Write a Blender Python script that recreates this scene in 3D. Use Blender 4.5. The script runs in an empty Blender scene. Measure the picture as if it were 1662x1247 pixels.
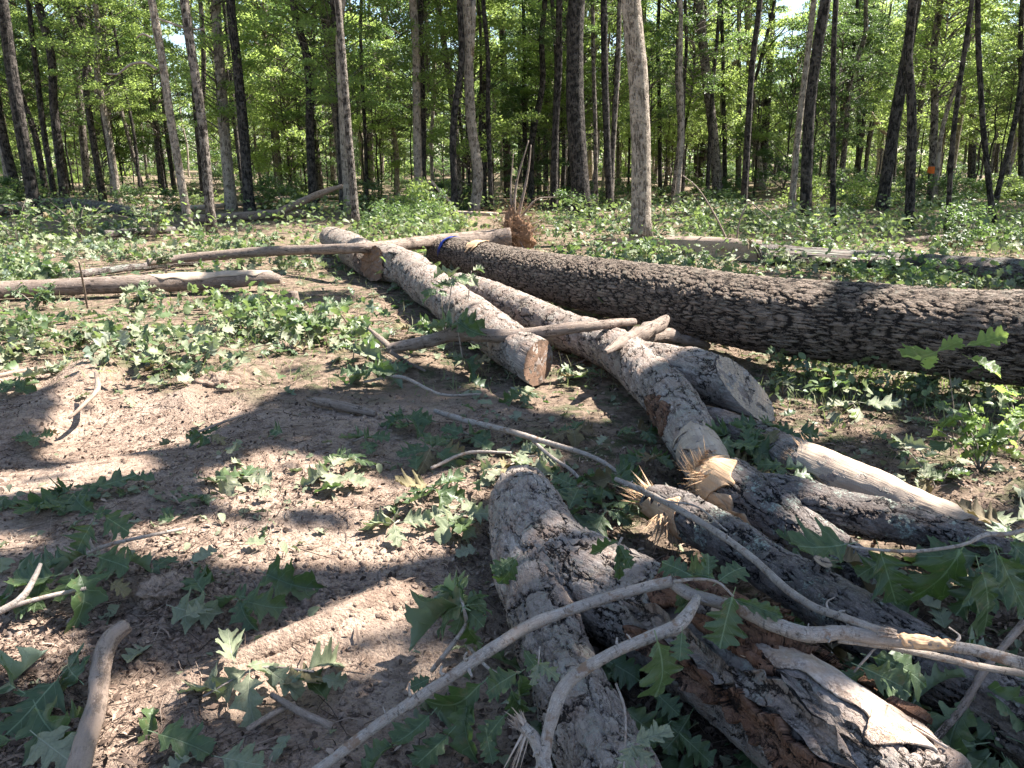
import bpy, math, random
import numpy as np
from mathutils import Vector, Matrix
random.seed(7); rng = np.random.default_rng(7)
SC = bpy.context.scene; COL = SC.collection; R = math.radians
# ---------------------------------------------------------------- camera, sky, sun, exposure
FPX, CX, CY, PITCH, CAMH = 1250.0, 831.0, 623.5, R(16.1), 1.5
cam = bpy.data.objects.new('camera', bpy.data.cameras.new('camera')); COL.objects.link(cam)
cam.location = (0, 0, CAMH); cam.rotation_euler = (R(90) - PITCH, 0, 0)
cam.data.sensor_width = 36; cam.data.lens = 36 * FPX / 1662; cam.data.clip_end = 1500; cam.data.clip_start = 0.05
SC.camera = cam
SUN_AZ, SUN_EL = R(66), R(54)            # azimuth from +Y (view direction) towards +X
S = np.array([math.sin(SUN_AZ) * math.cos(SUN_EL), math.cos(SUN_AZ) * math.cos(SUN_EL), math.sin(SUN_EL)])
w = bpy.data.worlds.new('World'); SC.world = w; w.use_nodes = True
wn = w.node_tree; sky = wn.nodes.new('ShaderNodeTexSky'); sky.sky_type = 'NISHITA'; sky.sun_disc = False
sky.sun_elevation = SUN_EL; sky.sun_rotation = SUN_AZ; sky.air_density = 1.0; sky.dust_density = 0.6
bg = wn.nodes['Background']; bg.inputs['Strength'].default_value = 0.068
wn.links.new(sky.outputs[0], bg.inputs[0])
sl = bpy.data.lights.new('sun', 'SUN'); sl.energy = 5.0; sl.angle = R(0.5); sl.color = (1, 0.95, 0.87)
so = bpy.data.objects.new('sun', sl); COL.objects.link(so)
so.rotation_euler = Vector(S).to_track_quat('Z', 'Y').to_euler()
SC.view_settings.view_transform = 'Standard'; SC.view_settings.look = 'None'
SC.view_settings.exposure = 2.25; SC.view_settings.gamma = 1; SC.view_settings.use_curve_mapping = False
SC.render.engine = 'CYCLES'
cy = SC.cycles; cy.use_denoising = True; cy.max_bounces = 8; cy.diffuse_bounces = 4; cy.transmission_bounces = 5
cy.caustics_reflective = False; cy.caustics_refractive = False; cy.sample_clamp_indirect = 6
# ---------------------------------------------------------------- numeric helpers
def _h(ix, iy, iz, seed):
    n = (ix * 374761393 + iy * 668265263 + iz * 2147483647 + seed * 974711) & 0xffffffff
    n = ((n ^ (n >> 13)) * 1274126177) & 0xffffffff
    return ((n ^ (n >> 16)) & 0xffff) / 65535.0
def vnoise(P, seed=0):
    P = np.asarray(P, float); f = np.floor(P).astype(np.int64); t = P - f; t = t * t * (3 - 2 * t)
    o = 0
    for dx in (0, 1):
        for dy in (0, 1):
            for dz in (0, 1):
                wt = (t[:, 0] if dx else 1 - t[:, 0]) * (t[:, 1] if dy else 1 - t[:, 1]) * (t[:, 2] if dz else 1 - t[:, 2])
                o = o + wt * _h(f[:, 0] + dx, f[:, 1] + dy, f[:, 2] + dz, seed)
    return o * 2 - 1
def fbm(P, oct=3, seed=0):
    a, o = 1.0, 0
    for k in range(oct):
        o = o + a * vnoise(np.asarray(P) * 2 ** k + 17.3 * k, seed + k); a *= .5
    return o / 1.75
def n2(x, y, sc, seed=0, oct=3):
    x = np.atleast_1d(np.asarray(x, float)); y = np.atleast_1d(np.asarray(y, float))
    return fbm(np.stack([x * sc, y * sc, np.full_like(x, 3.7)], 1), oct, seed)
def ray(px, py):
    a, b = (px - CX) / FPX, (CY - py) / FPX
    return np.array([a, math.cos(PITCH) + b * math.sin(PITCH), -math.sin(PITCH) + b * math.cos(PITCH)])
CP = np.array([0, 0, CAMH])
def at_h(px, py, h):                      # point seen at a pixel, at height h
    d = ray(px, py); return CP + d * ((h - CAMH) / d[2])
def on_ground(px, py, rpx, h=0):          # centre of a round thing of that half thickness, its underside at height h
    d = ray(px, py); k = (CAMH - h) / (-d[2] + rpx / FPX)
    return CP + d * k, rpx * k / FPX
def at_y(px, py, y):
    d = ray(px, py); return CP + d * (y / d[1])
# ---------------------------------------------------------------- ground relief
def seg_d(x, y, a, b):
    ax, ay = a; bx, by = b; L = (bx - ax) ** 2 + (by - ay) ** 2
    t = np.clip(((x - ax) * (bx - ax) + (y - ay) * (by - ay)) / L, 0, 1)
    return np.hypot(x - ax - t * (bx - ax), y - ay - t * (by - ay))
def G2(px, py): p = at_h(px, py, 0); return (p[0], p[1])
BERMS = [((20, 700), (150, 610), .22, .09), ((150, 610), (330, 585), .2, .07), ((300, 650), (400, 610), .14, .09), ((330, 585), (640, 590), .3, .06),
         ((420, 640), (640, 600), .2, .03), ((120, 700), (330, 690), .3, -.06), ((0, 830), (330, 790), .2, .04), ((330, 760), (560, 700), .16, .04),
         ((200, 940), (290, 960), .12, .05), ((0, 740), (420, 690), .13, -.03), ((330, 1100), (640, 960), .10, .05), ((240, 1080), (560, 930), .1, -.035),
         ((0, 900), (560, 830), .12, .03), ((430, 1100), (640, 1130), .2, -.03), ((1560, 800), (1662, 790), .2, .06)]
BERMS = [(G2(*a), G2(*b), s, h) for a, b, s, h in BERMS]
def gh(x, y):
    x = np.atleast_1d(np.asarray(x, float)); y = np.atleast_1d(np.asarray(y, float))
    d = np.hypot(x, y)
    z = n2(x, y, .06, 5, 2) * np.clip((d - 12) / 30, 0, 1) * .9 + n2(x, y, .7, 9) * .035
    near = np.exp(-(d / 9) ** 2)
    for a, b, s, h in BERMS:
        z = z + h * np.exp(-(seg_d(x, y, a, b) / s) ** 2)
    cl = np.clip(.55 + n2(x, y, 1.1, 71) * 1.3, .15, 1.2)
    z = z + near * (n2(x, y, 2.3, 21) * .035 + cl * (np.abs(n2(x, y, 6.0, 31)) * .04 - .01 + np.abs(n2(x, y, 14.0, 33)) * .022 + n2(x, y, 30, 41, 2) * .007))
    return z - .02
def gz(x, y): return float(gh(x, y)[0])
# ---------------------------------------------------------------- object helpers
def tag(o, label=None, cat=None, group=None, kind=None):
    for k, v in (('label', label), ('category', cat), ('group', group), ('kind', kind)):
        if v: o[k] = v
    return o
def empty(name, loc, label, cat, group=None):
    o = bpy.data.objects.new(name, None); COL.objects.link(o); o.location = loc; o.empty_display_size = .1
    return tag(o, label, cat, group)
def obj(name, me, parent=None, mw=None):
    o = bpy.data.objects.new(name, me); COL.objects.link(o)
    if parent is not None: o.parent = parent
    if mw is not None: o.matrix_basis = mw
    return o
def mesh(name, V, F, mats, smooth=True, attrs=None, mi=None, off=None):
    """V (n,3); F (m,k) array or list of arrays of different k; attrs {name: (n,) or (n,3)}"""
    V = np.asarray(V, np.float32)
    if off is not None: V = V - np.asarray(off, np.float32)
    Fs = F if isinstance(F, list) else [F]
    Fs = [np.asarray(f, np.int32) for f in Fs if len(f)]
    me = bpy.data.meshes.new(name)
    loops = np.concatenate([f.ravel() for f in Fs]); tot = np.concatenate([np.full(len(f), f.shape[1], np.int32) for f in Fs])
    st = np.concatenate([[0], np.cumsum(tot)[:-1]]).astype(np.int32)
    me.vertices.add(len(V)); me.vertices.foreach_set('co', V.ravel())
    me.loops.add(len(loops)); me.loops.foreach_set('vertex_index', loops)
    me.polygons.add(len(tot)); me.polygons.foreach_set('loop_start', st); me.polygons.foreach_set('loop_total', tot)
    if mi is not None: me.polygons.foreach_set('material_index', np.asarray(mi, np.int32))
    me.update(calc_edges=True)
    me.polygons.foreach_set('use_smooth', np.full(len(tot), smooth))
    for m in (mats if isinstance(mats, (list, tuple)) else [mats]): me.materials.append(m)
    for k, a in (attrs or {}).items():
        a = np.asarray(a, np.float32)
        at = me.attributes.new(k, 'FLOAT' if a.ndim == 1 else 'FLOAT_VECTOR', 'POINT')
        at.data.foreach_set('value' if a.ndim == 1 else 'vector', a.ravel())
    me.validate(); return me
def rotm(yaw, pitch, roll):
    """arrays -> (n,3,3): roll about x, pitch about y, yaw about z"""
    c, s = np.cos, np.sin; n = len(yaw); A = np.zeros((n, 3, 3))
    cy_, sy, cp, sp, cr, sr = c(yaw), s(yaw), c(pitch), s(pitch), c(roll), s(roll)
    A[:, 0, 0] = cy_ * cp; A[:, 0, 1] = cy_ * sp * sr - sy * cr; A[:, 0, 2] = cy_ * sp * cr + sy * sr
    A[:, 1, 0] = sy * cp; A[:, 1, 1] = sy * sp * sr + cy_ * cr; A[:, 1, 2] = sy * sp * cr - cy_ * sr
    A[:, 2, 0] = -sp; A[:, 2, 1] = cp * sr; A[:, 2, 2] = cp * cr
    return A
def scatter(TV, TF, P, M, s, rnd=None, lf=None):
    """copies of a template (TV,TF) at P with rotations M and sizes s -> V,F,attrs"""
    n, k = len(P), len(TV); s = np.asarray(s); s = s[:, None] * np.ones((1, 3)) if s.ndim == 1 else s
    V = np.einsum('nij,nkj->nki', M, TV[None] * s[:, None, :]) + np.asarray(P)[:, None, :]
    off = (np.arange(n) * k)
    Fs = [(f[None] + off[:, None, None]).reshape(-1, f.shape[1]) for f in (TF if isinstance(TF, list) else [TF])]
    at = {'rnd': np.repeat(rng.random(n) if rnd is None else rnd, k)}
    if lf is not None: at['lf'] = np.tile(lf, (n, 1))
    return V.reshape(-1, 3), Fs, at
# ---------------------------------------------------------------- material helpers
class NT:
    def __init__(s, name):
        s.m = bpy.data.materials.new(name); s.m.use_nodes = True; s.t = s.m.node_tree
        s.t.nodes.clear(); s.out = s.t.nodes.new('ShaderNodeOutputMaterial')
    def n(s, typ, ins=None, o=0, **pr):
        d = s.t.nodes.new('ShaderNode' + typ)
        for k, v in pr.items(): setattr(d, k, v)
        for k, v in (ins or {}).items():
            if isinstance(v, bpy.types.NodeSocket): s.t.links.new(v, d.inputs[k])
            else:
                if isinstance(v, tuple) and len(v) == 3 and d.inputs[k].type == 'RGBA': v = (*v, 1)
                d.inputs[k].default_value = v
        return d.outputs[o]
    def attr(s, name, o): return s.n('Attribute', o=o, attribute_name=name)      # 1 vector, 2 fac
    def math(s, op, a, b=0.0, clamp=False): return s.n('Math', {0: a, 1: b}, operation=op, use_clamp=clamp)
    def vec(s, op, a, b=(0, 0, 0)): return s.n('VectorMath', {0: a, 1: b}, operation=op)
    def noise(s, v, sc, det=3, rough=.55, o=0, dist=0): return s.n('TexNoise', {'Vector': v, 'Scale': sc, 'Detail': det, 'Roughness': rough, 'Distortion': dist}, o=o)
    def mix(s, f, a, b, bt='MIX'): return s.n('Mix', {0: f, 6: a, 7: b}, o=2, data_type='RGBA', blend_type=bt)
    def ramp(s, f, lo, hi, a=0.0, b=1.0): return s.n('MapRange', {0: f, 1: lo, 2: hi, 3: a, 4: b}, interpolation_type='SMOOTHSTEP')
    def bsdf(s, col, rough=.9, spec=.2, normal=None, **k):
        ins = {'Base Color': col, 'Roughness': rough, 'Specular IOR Level': spec}; ins.update(k)
        if normal is not None: ins['Normal'] = normal
        return s.n('BsdfPrincipled', ins)
    def bump(s, h, dist, strength=1.0): return s.n('Bump', {'Height': h, 'Distance': dist, 'Strength': strength})
    def done(s, sh, disp=None):
        s.t.links.new(sh, s.out.inputs[0])
        if disp is not None:
            s.t.links.new(disp, s.out.inputs[2]); s.m.displacement_method = 'BOTH'
        return s.m
def bark(name, dark, mid, light, cell=24, stretch=3.0, width=.22, depth=.010, flake=.6, lichen=0.0, fiber=.25, disp=True, warp=.35, inner=None, cracks=1.0, terr=.5, bands=0.0, gmin=.15):
    """cracks: branching fissures that come and go; terr: scaly layers with stepped edges; bands: rings across (branches)"""
    t = NT(name); v0 = t.attr('bk', 1)
    v = t.vec('MULTIPLY', v0, (1, 1, 1 / stretch))
    w1 = t.vec('SUBTRACT', t.noise(v, cell * .5, 4, .6, o=1), (.5, .5, .5)); w2 = t.vec('SUBTRACT', t.noise(v0, cell * 2.6, 4, .7, o=1), (.5, .5, .5))
    zs = min(1.0, 1.5 / stretch); w1 = t.vec('MULTIPLY', w1, (1, 1, zs)); w2s = t.vec('MULTIPLY', w2, (1, 1, zs))
    v = t.vec('ADD', v, t.n('VectorMath', {0: w1, 3: warp * 3.2 / cell}, operation='SCALE')); v = t.vec('ADD', v, t.n('VectorMath', {0: w2s, 3: .9 / cell}, operation='SCALE'))
    e = t.n('TexVoronoi', {'Vector': v, 'Scale': cell}, feature='DISTANCE_TO_EDGE')
    e2 = t.n('TexVoronoi', {'Vector': t.vec('ADD', v, (3.3, 1.7, 9.1)), 'Scale': cell * 2.1}, feature='DISTANCE_TO_EDGE')
    gate = t.ramp(t.noise(v0, cell * .35, 3, .6), .38, .58, gmin, 1); gate2 = t.ramp(t.noise(t.vec('ADD', v0, (5, 5, 5)), cell * .5, 3), .48, .6)
    c1 = t.math('MULTIPLY', t.ramp(e, 0.0, width, 1, 0), gate); c2 = t.math('MULTIPLY', t.ramp(e2, 0.0, width * .9, 1, 0), gate2)
    crack = t.math('MULTIPLY', t.math('MAXIMUM', c1, t.math('MULTIPLY', c2, .7)), cracks)
    vt = t.vec('MULTIPLY', t.vec('ADD', v0, t.n('VectorMath', {0: w2, 3: .25 / cell}, operation='SCALE')), (1, 1, .62 if stretch < 5 else .3))
    tn = t.math('MULTIPLY', t.noise(vt, cell * 1.15, 4, .55), 8.0); fl = t.math('FLOOR', tn); fr = t.math('SUBTRACT', tn, fl)
    step = t.math('MULTIPLY', t.math('ADD', fl, t.math('MULTIPLY', t.ramp(fr, 0, .22), 1)), .125)
    rim = t.ramp(fr, .0, .16, 1, 0); rnd = t.n('TexWhiteNoise', {'W': fl}, noise_dimensions='1D')
    vf = t.vec('MULTIPLY', v0, (1, 1, .16)); fine = t.noise(vf, cell * 5, 5, .7); big = t.noise(v0, 4.5, 4, .6); mid_n = t.noise(v0, cell * .8, 4, .6)
    pores = t.noise(v0, cell * 7, 4, .75)
    h = t.math('SUBTRACT', t.math('MULTIPLY', step, terr * 3.0), crack)
    h = t.math('ADD', h, t.math('MULTIPLY', fine, fiber * 1.5)); h = t.math('ADD', h, t.math('MULTIPLY', pores, .28)); h = t.math('ADD', h, t.math('MULTIPLY', mid_n, .5 * flake))
    c = t.mix(t.ramp(fine, .3, .72), mid, light); c = t.mix(t.ramp(mid_n, .38, .66), c, inner or mid) if inner else c
    c = t.mix(t.math('MULTIPLY', rnd, .35 * min(1, terr * 2)), c, mid)
    c = t.mix(t.ramp(pores, .48, .70, 0, .4), c, dark); c = t.mix(t.ramp(pores, .46, .30, 0, .35), c, tuple(min(1, k * 1.25) for k in light))
    c = t.mix(t.ramp(big, .42, .66, 0, .6), c, mid)
    c = t.mix(t.math('MULTIPLY', rim, min(1, terr * 1.1)), c, dark)
    if bands > 0:
        bn = t.math('MULTIPLY', t.ramp(t.noise(t.vec('MULTIPLY', v0, (.5, .5, 1)), 120, 4, .75), .5, .66), t.ramp(t.noise(v0, 30, 4, .7), .42, .6)); c = t.mix(t.math('MULTIPLY', bn, bands), c, dark); h = t.math('SUBTRACT', h, t.math('MULTIPLY', bn, .4))
        c = t.mix(t.ramp(t.noise(v0, 22, 4, .65), .55, .66, 0, .75), c, (.17, .095, .055))
    c = t.mix(t.ramp(crack, .25, .85), c, dark)
    if lichen > 0:
        l1 = t.ramp(t.noise(v0, 9, 5, .7), .53, .60); l2 = t.ramp(t.noise(v0, 70, 4, .75), .44, .56)
        lm = t.math('MULTIPLY', t.math('MULTIPLY', l1, l2), t.math('SUBTRACT', 1, crack, True)); lm = t.math('MULTIPLY', lm, lichen)
        c = t.mix(lm, c, (.27, .31, .26)); h = t.math('ADD', h, t.math('MULTIPLY', lm, .12))
    if disp:
        d = t.n('Displacement', {'Height': h, 'Midlevel': .9, 'Scale': depth})
        return t.done(t.bsdf(c, .88, .25), d)
    return t.done(t.bsdf(c, .9, .2, t.bump(h, depth)))
def wood(name, col, col2, rings=True, rough=.75, sawn=.12, crk=.0):
    t = NT(name); v = t.attr('bk', 1)
    sv = t.n('TexWave', {'Vector': v, 'Scale': 75, 'Distortion': 2.5, 'Detail': 3}, o=1, bands_direction='DIAGONAL')
    g = t.noise(t.vec('MULTIPLY', v, (1, 1, .06)), 90, 4, .65); b = t.noise(v, 9, 3)
    saw = t.n('TexWave', {'Vector': t.vec('ADD', v, t.n('VectorMath', {0: t.noise(v, 8, 2, o=1), 3: .02}, operation='SCALE')), 'Scale': 20, 'Distortion': 2.2, 'Detail': 3}, o=1, bands_direction='DIAGONAL')
    c = t.mix(t.ramp(g, .3, .7), col, col2); c = t.mix(t.ramp(b, .4, .7, 0, .6), c, tuple(x * .8 for x in col2))
    h = g
    if not rings: c = t.mix(t.math('MULTIPLY', sv, .22), c, tuple(x * .6 for x in col2)); c = t.mix(t.ramp(t.noise(v, 6, 4, .7), .52, .64, 0, .5), c, (.20, .15, .12))
    if rings:
        vr = t.vec('ADD', t.vec('MULTIPLY', v, (1, 1, 0)), t.n('VectorMath', {0: t.vec('SUBTRACT', t.noise(v, 14, 3, o=1), (.5, .5, .5)), 3: .012}, operation='SCALE'))
        r = t.n('TexWave', {'Vector': t.vec('MULTIPLY', vr, (1, 1, 0)), 'Scale': 15, 'Distortion': 1.0, 'Detail': 3}, o=1, wave_type='RINGS', rings_direction='Z')
        c = t.mix(t.math('MULTIPLY', r, .3), c, tuple(x * .5 for x in col2))
        ln = t.n('VectorMath', {0: vr}, o=1, operation='LENGTH'); c = t.mix(t.ramp(ln, .085, .0, 0, .45), c, tuple(x * .45 for x in col2))
        c = t.mix(t.math('MULTIPLY', saw, sawn), c, tuple(x * .5 for x in col2))
        dk = t.ramp(t.noise(v, 12, 4, .7, dist=2), .56, .64, 0, .6); c = t.mix(dk, c, (.10, .075, .06))
        x_ = t.n('SeparateXYZ', {0: vr}); an = t.math('ARCTAN2', x_.node.outputs[1], x_.node.outputs[0])
        rad = t.ramp(t.noise(t.n('CombineXYZ', {0: an, 1: 0.0, 2: 0.0}), 7, 2, .8), .60, .66, 0, .8); c = t.mix(t.math('MULTIPLY', rad, crk), c, (.05, .035, .028))
        h = t.math('ADD', g, t.math('MULTIPLY', saw, sawn * 2)); h = t.math('SUBTRACT', h, t.math('MULTIPLY', rad, crk))
    return t.done(t.bsdf(c, rough, .3, t.bump(h, .006)))
def leafmat(name, col, col2, trans, tcol, vein=None, rough=.45, spec=.4, under=None):
    t = NT(name); r = t.attr('rnd', 2)
    if vein: r = t.math('FRACT', t.math('ADD', r, t.n('ObjectInfo', o=5)))
    c = t.mix(r, col, col2)
    if vein:
        x = t.n('SeparateXYZ', {0: t.attr('lf', 1)}); ln = x.node; yy = t.math('ABSOLUTE', ln.outputs[1])
        mid = t.ramp(yy, .006, .014, 1, 0)
        ph = t.math('FRACT', t.math('MULTIPLY', t.math('SUBTRACT', ln.outputs[0], t.math('MULTIPLY', yy, 1.05)), 5.6))
        sd = t.ramp(t.math('ABSOLUTE', t.math('SUBTRACT', ph, .5)), .012, .04, .75, 0)
        vn = t.math('MAXIMUM', mid, sd); nz = t.noise(t.n('TexCoord', o=3), 25, 3)
        c = t.mix(t.ramp(nz, .35, .7, 0, .45), c, tuple(k * .6 for k in col))
        brn = t.ramp(t.noise(t.vec('ADD', t.attr('lf', 1), t.n('CombineXYZ', {0: r, 1: r, 2: r})), 5, 4, .7), .60, .68, 0, .55); c = t.mix(brn, c, (.16, .12, .06))
        c = t.mix(vn, c, vein); bm = t.bump(t.math('ADD', t.math('MULTIPLY', vn, -1), t.math('MULTIPLY', nz, .6)), .0015)
    else:
        bm = None
    if under:
        gm = t.n('NewGeometry', o=6); c = t.mix(gm, c, under)
    p = t.bsdf(c, rough, spec, bm)
    tc = t.mix(r, tcol, tuple(k * .7 for k in tcol))
    tl = t.n('BsdfTranslucent', {'Color': tc})
    return t.done(t.n('MixShader', {0: trans, 1: p, 2: tl}))
M = {}
M['furrowed'] = bark('furrowed_bark', (.015, .011, .009), (.13, .097, .076), (.31, .25, .205), cell=34, stretch=5.0, width=.24, depth=.019, flake=1.0, lichen=.2, warp=.8, inner=(.19, .145, .115), terr=.12, gmin=.55)
M['flaky'] = bark('flaky_pale_bark', (.028, .021, .018), (.19, .155, .132), (.42, .365, .325), cell=15, stretch=3.0, width=.09, depth=.014, flake=.8, lichen=.30, warp=.6, inner=(.25, .18, .145), terr=.46, gmin=.2)
M['slab'] = bark('loose_bark_slab', (.028, .021, .018), (.17, .135, .113), (.38, .32, .28), cell=30, stretch=3.0, width=.09, depth=.014, flake=.8, lichen=.30, warp=.6, inner=(.25, .18, .145), terr=.3, gmin=.2, disp=False)
M['flaky_dark'] = bark('flaky_dark_bark', (.010, .008, .008), (.09, .076, .068), (.29, .25, .23), cell=24, stretch=3.6, width=.12, depth=.011, flake=.6, lichen=.85, warp=.6, inner=(.15, .115, .10), terr=.42)
M['smooth'] = bark('smooth_branch_bark', (.055, .042, .034), (.22, .18, .15), (.45, .40, .36), cell=60, stretch=.6, width=.10, depth=.0035, flake=.9, fiber=.2, warp=.7, cracks=0, terr=.22, bands=.8, inner=(.30, .24, .20))
M['weathered'] = bark('weathered_dead_wood', (.04, .03, .024), (.17, .125, .10), (.31, .25, .21), cell=34, stretch=18, width=.10, depth=.004, flake=.4, fiber=.6, inner=(.20, .15, .12), terr=.05, cracks=.9)
M['dusty'] = bark('dusty_stick', (.11, .075, .055), (.24, .175, .135), (.32, .245, .195), cell=26, stretch=20, width=.08, depth=.0035, flake=.5, fiber=.35, inner=(.30, .22, .17), terr=.06, cracks=.7)
M['trunk_grey'] = bark('trunk_bark_grey', (.03, .024, .02), (.16, .132, .11), (.31, .265, .23), cell=24, stretch=6, width=.3, depth=.02, flake=.3, disp=False, terr=.15)
M['trunk_pale'] = bark('trunk_bark_pale', (.08, .062, .048), (.29, .235, .19), (.46, .39, .325), cell=24, stretch=8, width=.28, depth=.02, flake=.3, disp=False, terr=.1, cracks=.8)
M['trunk_dark'] = bark('trunk_bark_dark', (.014, .012, .011), (.058, .048, .042), (.13, .112, .10), cell=20, stretch=7, width=.32, depth=.03, flake=.3, disp=False, terr=.12)
M['cut'] = wood('sawn_wood', (.46, .35, .26), (.34, .25, .18), sawn=.25)
M['cut_dark'] = wood('sawn_heartwood', (.27, .165, .11), (.17, .10, .065), crk=.8)
M['cut_grey'] = wood('weathered_sawn_wood', (.50, .39, .285), (.36, .265, .19), sawn=.22, crk=.9)
M['sawn_side'] = wood('sawn_side_wood', (.47, .37, .285), (.36, .27, .20), rings=False)
M['fresh'] = wood('fresh_torn_wood', (.66, .46, .29), (.48, .29, .16), rings=False)
M['bare'] = bark('bare_pale_wood', (.12, .075, .05), (.36, .28, .23), (.56, .48, .42), cell=14, stretch=16, width=.05, depth=.005, flake=.8, fiber=.5, inner=(.40, .27, .18), terr=.14, cracks=.6, disp=True)
M['rot'] = bark('rotten_red_wood', (.022, .013, .010), (.12, .06, .038), (.24, .145, .10), cell=30, stretch=9, width=.12, depth=.009, flake=1.0, fiber=.8, inner=(.15, .07, .04), terr=.6, cracks=1.0, disp=True)
M['leaf_red'] = leafmat('pointed_oak_leaf', (.050, .082, .036), (.085, .118, .045), .22, (.16, .28, .05), vein=(.15, .20, .11), under=(.17, .21, .16))
M['leaf_wht'] = leafmat('rounded_oak_leaf', (.056, .090, .040), (.088, .122, .050), .22, (.16, .28, .05), vein=(.16, .21, .12), under=(.18, .22, .17))
M['leaf_fade'] = leafmat('wilting_leaf', (.17, .20, .115), (.25, .25, .165), .22, (.2, .26, .09), vein=(.28, .29, .20), rough=.7, under=(.29, .31, .23))
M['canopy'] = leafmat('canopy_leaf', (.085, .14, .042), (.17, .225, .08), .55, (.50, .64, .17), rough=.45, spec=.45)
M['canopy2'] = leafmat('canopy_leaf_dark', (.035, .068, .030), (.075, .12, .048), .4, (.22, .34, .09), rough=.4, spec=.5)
M['leaf_dead'] = leafmat('browning_leaf', (.12, .085, .045), (.20, .17, .08), .15, (.2, .15, .05), vein=(.25, .2, .12), rough=.75, under=(.24, .20, .14))
M['leaf_bright'] = leafmat('bright_young_leaf', (.10, .17, .05), (.15, .22, .07), .5, (.40, .55, .12), vein=(.24, .30, .12), under=(.20, .27, .12))
M['cover'] = leafmat('ground_cover_leaf', (.085, .135, .055), (.21, .235, .12), .35, (.26, .36, .10), rough=.5, spec=.4)
M['grass'] = leafmat('grass_blade', (.15, .18, .08), (.30, .28, .16), .35, (.3, .38, .12), rough=.6)
def litmat():
    t = NT('litter'); r = t.attr('rnd', 2); rp = t.n('ValToRGB', {0: r}); e = rp.node.color_ramp
    e.elements[0].position = 0; e.elements[0].color = (.035, .024, .018, 1); e.elements[1].position = 1; e.elements[1].color = (.32, .25, .20, 1)
    for p, c in ((.3, (.08, .055, .042)), (.55, (.15, .10, .075)), (.8, (.23, .165, .125))):
        k = e.elements.new(p); k.color = (*c, 1)
    return t.done(t.bsdf(rp, .85, .2))
M['litter'] = litmat()
def soil():
    t = NT('sandy_soil'); P = t.n('NewGeometry', o=0); L = t.attr('lit', 2)
    a = t.noise(P, 1.6, 5, .6); b = t.noise(P, 14, 5, .7); c_ = t.noise(P, 90, 4, .7); g = t.n('TexVoronoi', {'Vector': P, 'Scale': 55, 'Randomness': 1})
    c = t.mix(t.ramp(a, .35, .65), (.40, .30, .235), (.28, .205, .158))
    c = t.mix(t.ramp(b, .42, .66, 0, .75), c, (.15, .10, .075))
    c = t.mix(t.ramp(c_, .5, .68, 0, .7), c, (.10, .07, .052)); c = t.mix(t.ramp(c_, .48, .34, 0, .5), c, (.45, .33, .245))
    f = t.mix(t.ramp(b, .4, .6), (.11, .08, .058), (.24, .175, .13)); f = t.mix(t.ramp(t.noise(P, 5, 4), .5, .62, 0, .6), f, (.05, .075, .03))
    c = t.mix(L, c, f)
    h = t.math('ADD', t.math('MULTIPLY', b, 1.0), t.math('MULTIPLY', c_, .5)); h = t.math('ADD', h, t.math('MULTIPLY', g, .12))
    return t.done(t.bsdf(c, .95, .1, t.bump(h, .035)))
M['soil'] = soil()
def plain(name, col, rough=.7):
    t = NT(name); nz = t.noise(t.n('TexCoord', o=3), 30, 3); return t.done(t.bsdf(t.mix(nz, col, tuple(k * .6 for k in col)), rough))
M['blue_paint'] = plain('blue_marking_paint', (.02, .05, .30)); M['orange_tape'] = plain('orange_flagging_tape', (.75, .16, .03))
M['root'] = plain('root_and_clay', (.26, .15, .09), .95)
# ---------------------------------------------------------------- tubes
def spline(pts, step):
    P = np.array([np.r_[np.asarray(p, float), r] for p, r in pts])
    if len(P) == 2: P = np.stack([P[0], (P[0] + P[1]) / 2, P[1]])
    E = np.vstack([2 * P[0] - P[1], P, 2 * P[-1] - P[-2]]); out = []
    for i in range(1, len(E) - 2):
        a, b, c, d = E[i - 1], E[i], E[i + 1], E[i + 2]; n = max(1, int(np.linalg.norm((c - b)[:3]) / step))
        t = (np.arange(n) / n)[:, None]
        out.append(.5 * (2 * b + (c - a) * t + (2 * a - 5 * b + 4 * c - d) * t ** 2 + (-a + 3 * b - 3 * c + d) * t ** 3))
    out.append(E[-2][None]); Q = np.vstack(out)
    return Q[:, :3], np.maximum(Q[:, 3], .0008)
def frames(C):
    T = np.gradient(C, axis=0); T /= np.linalg.norm(T, axis=1)[:, None] + 1e-12
    U = np.zeros_like(T); up = np.array([0, 0, 1.0]) if abs(T[0, 2]) < .9 else np.array([1.0, 0, 0])
    u = up - T[0] * (up @ T[0]); u /= np.linalg.norm(u)
    for i in range(len(T)):
        u = u - T[i] * (u @ T[i]); u /= np.linalg.norm(u); U[i] = u
    return T, U, np.cross(T, U)
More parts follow.
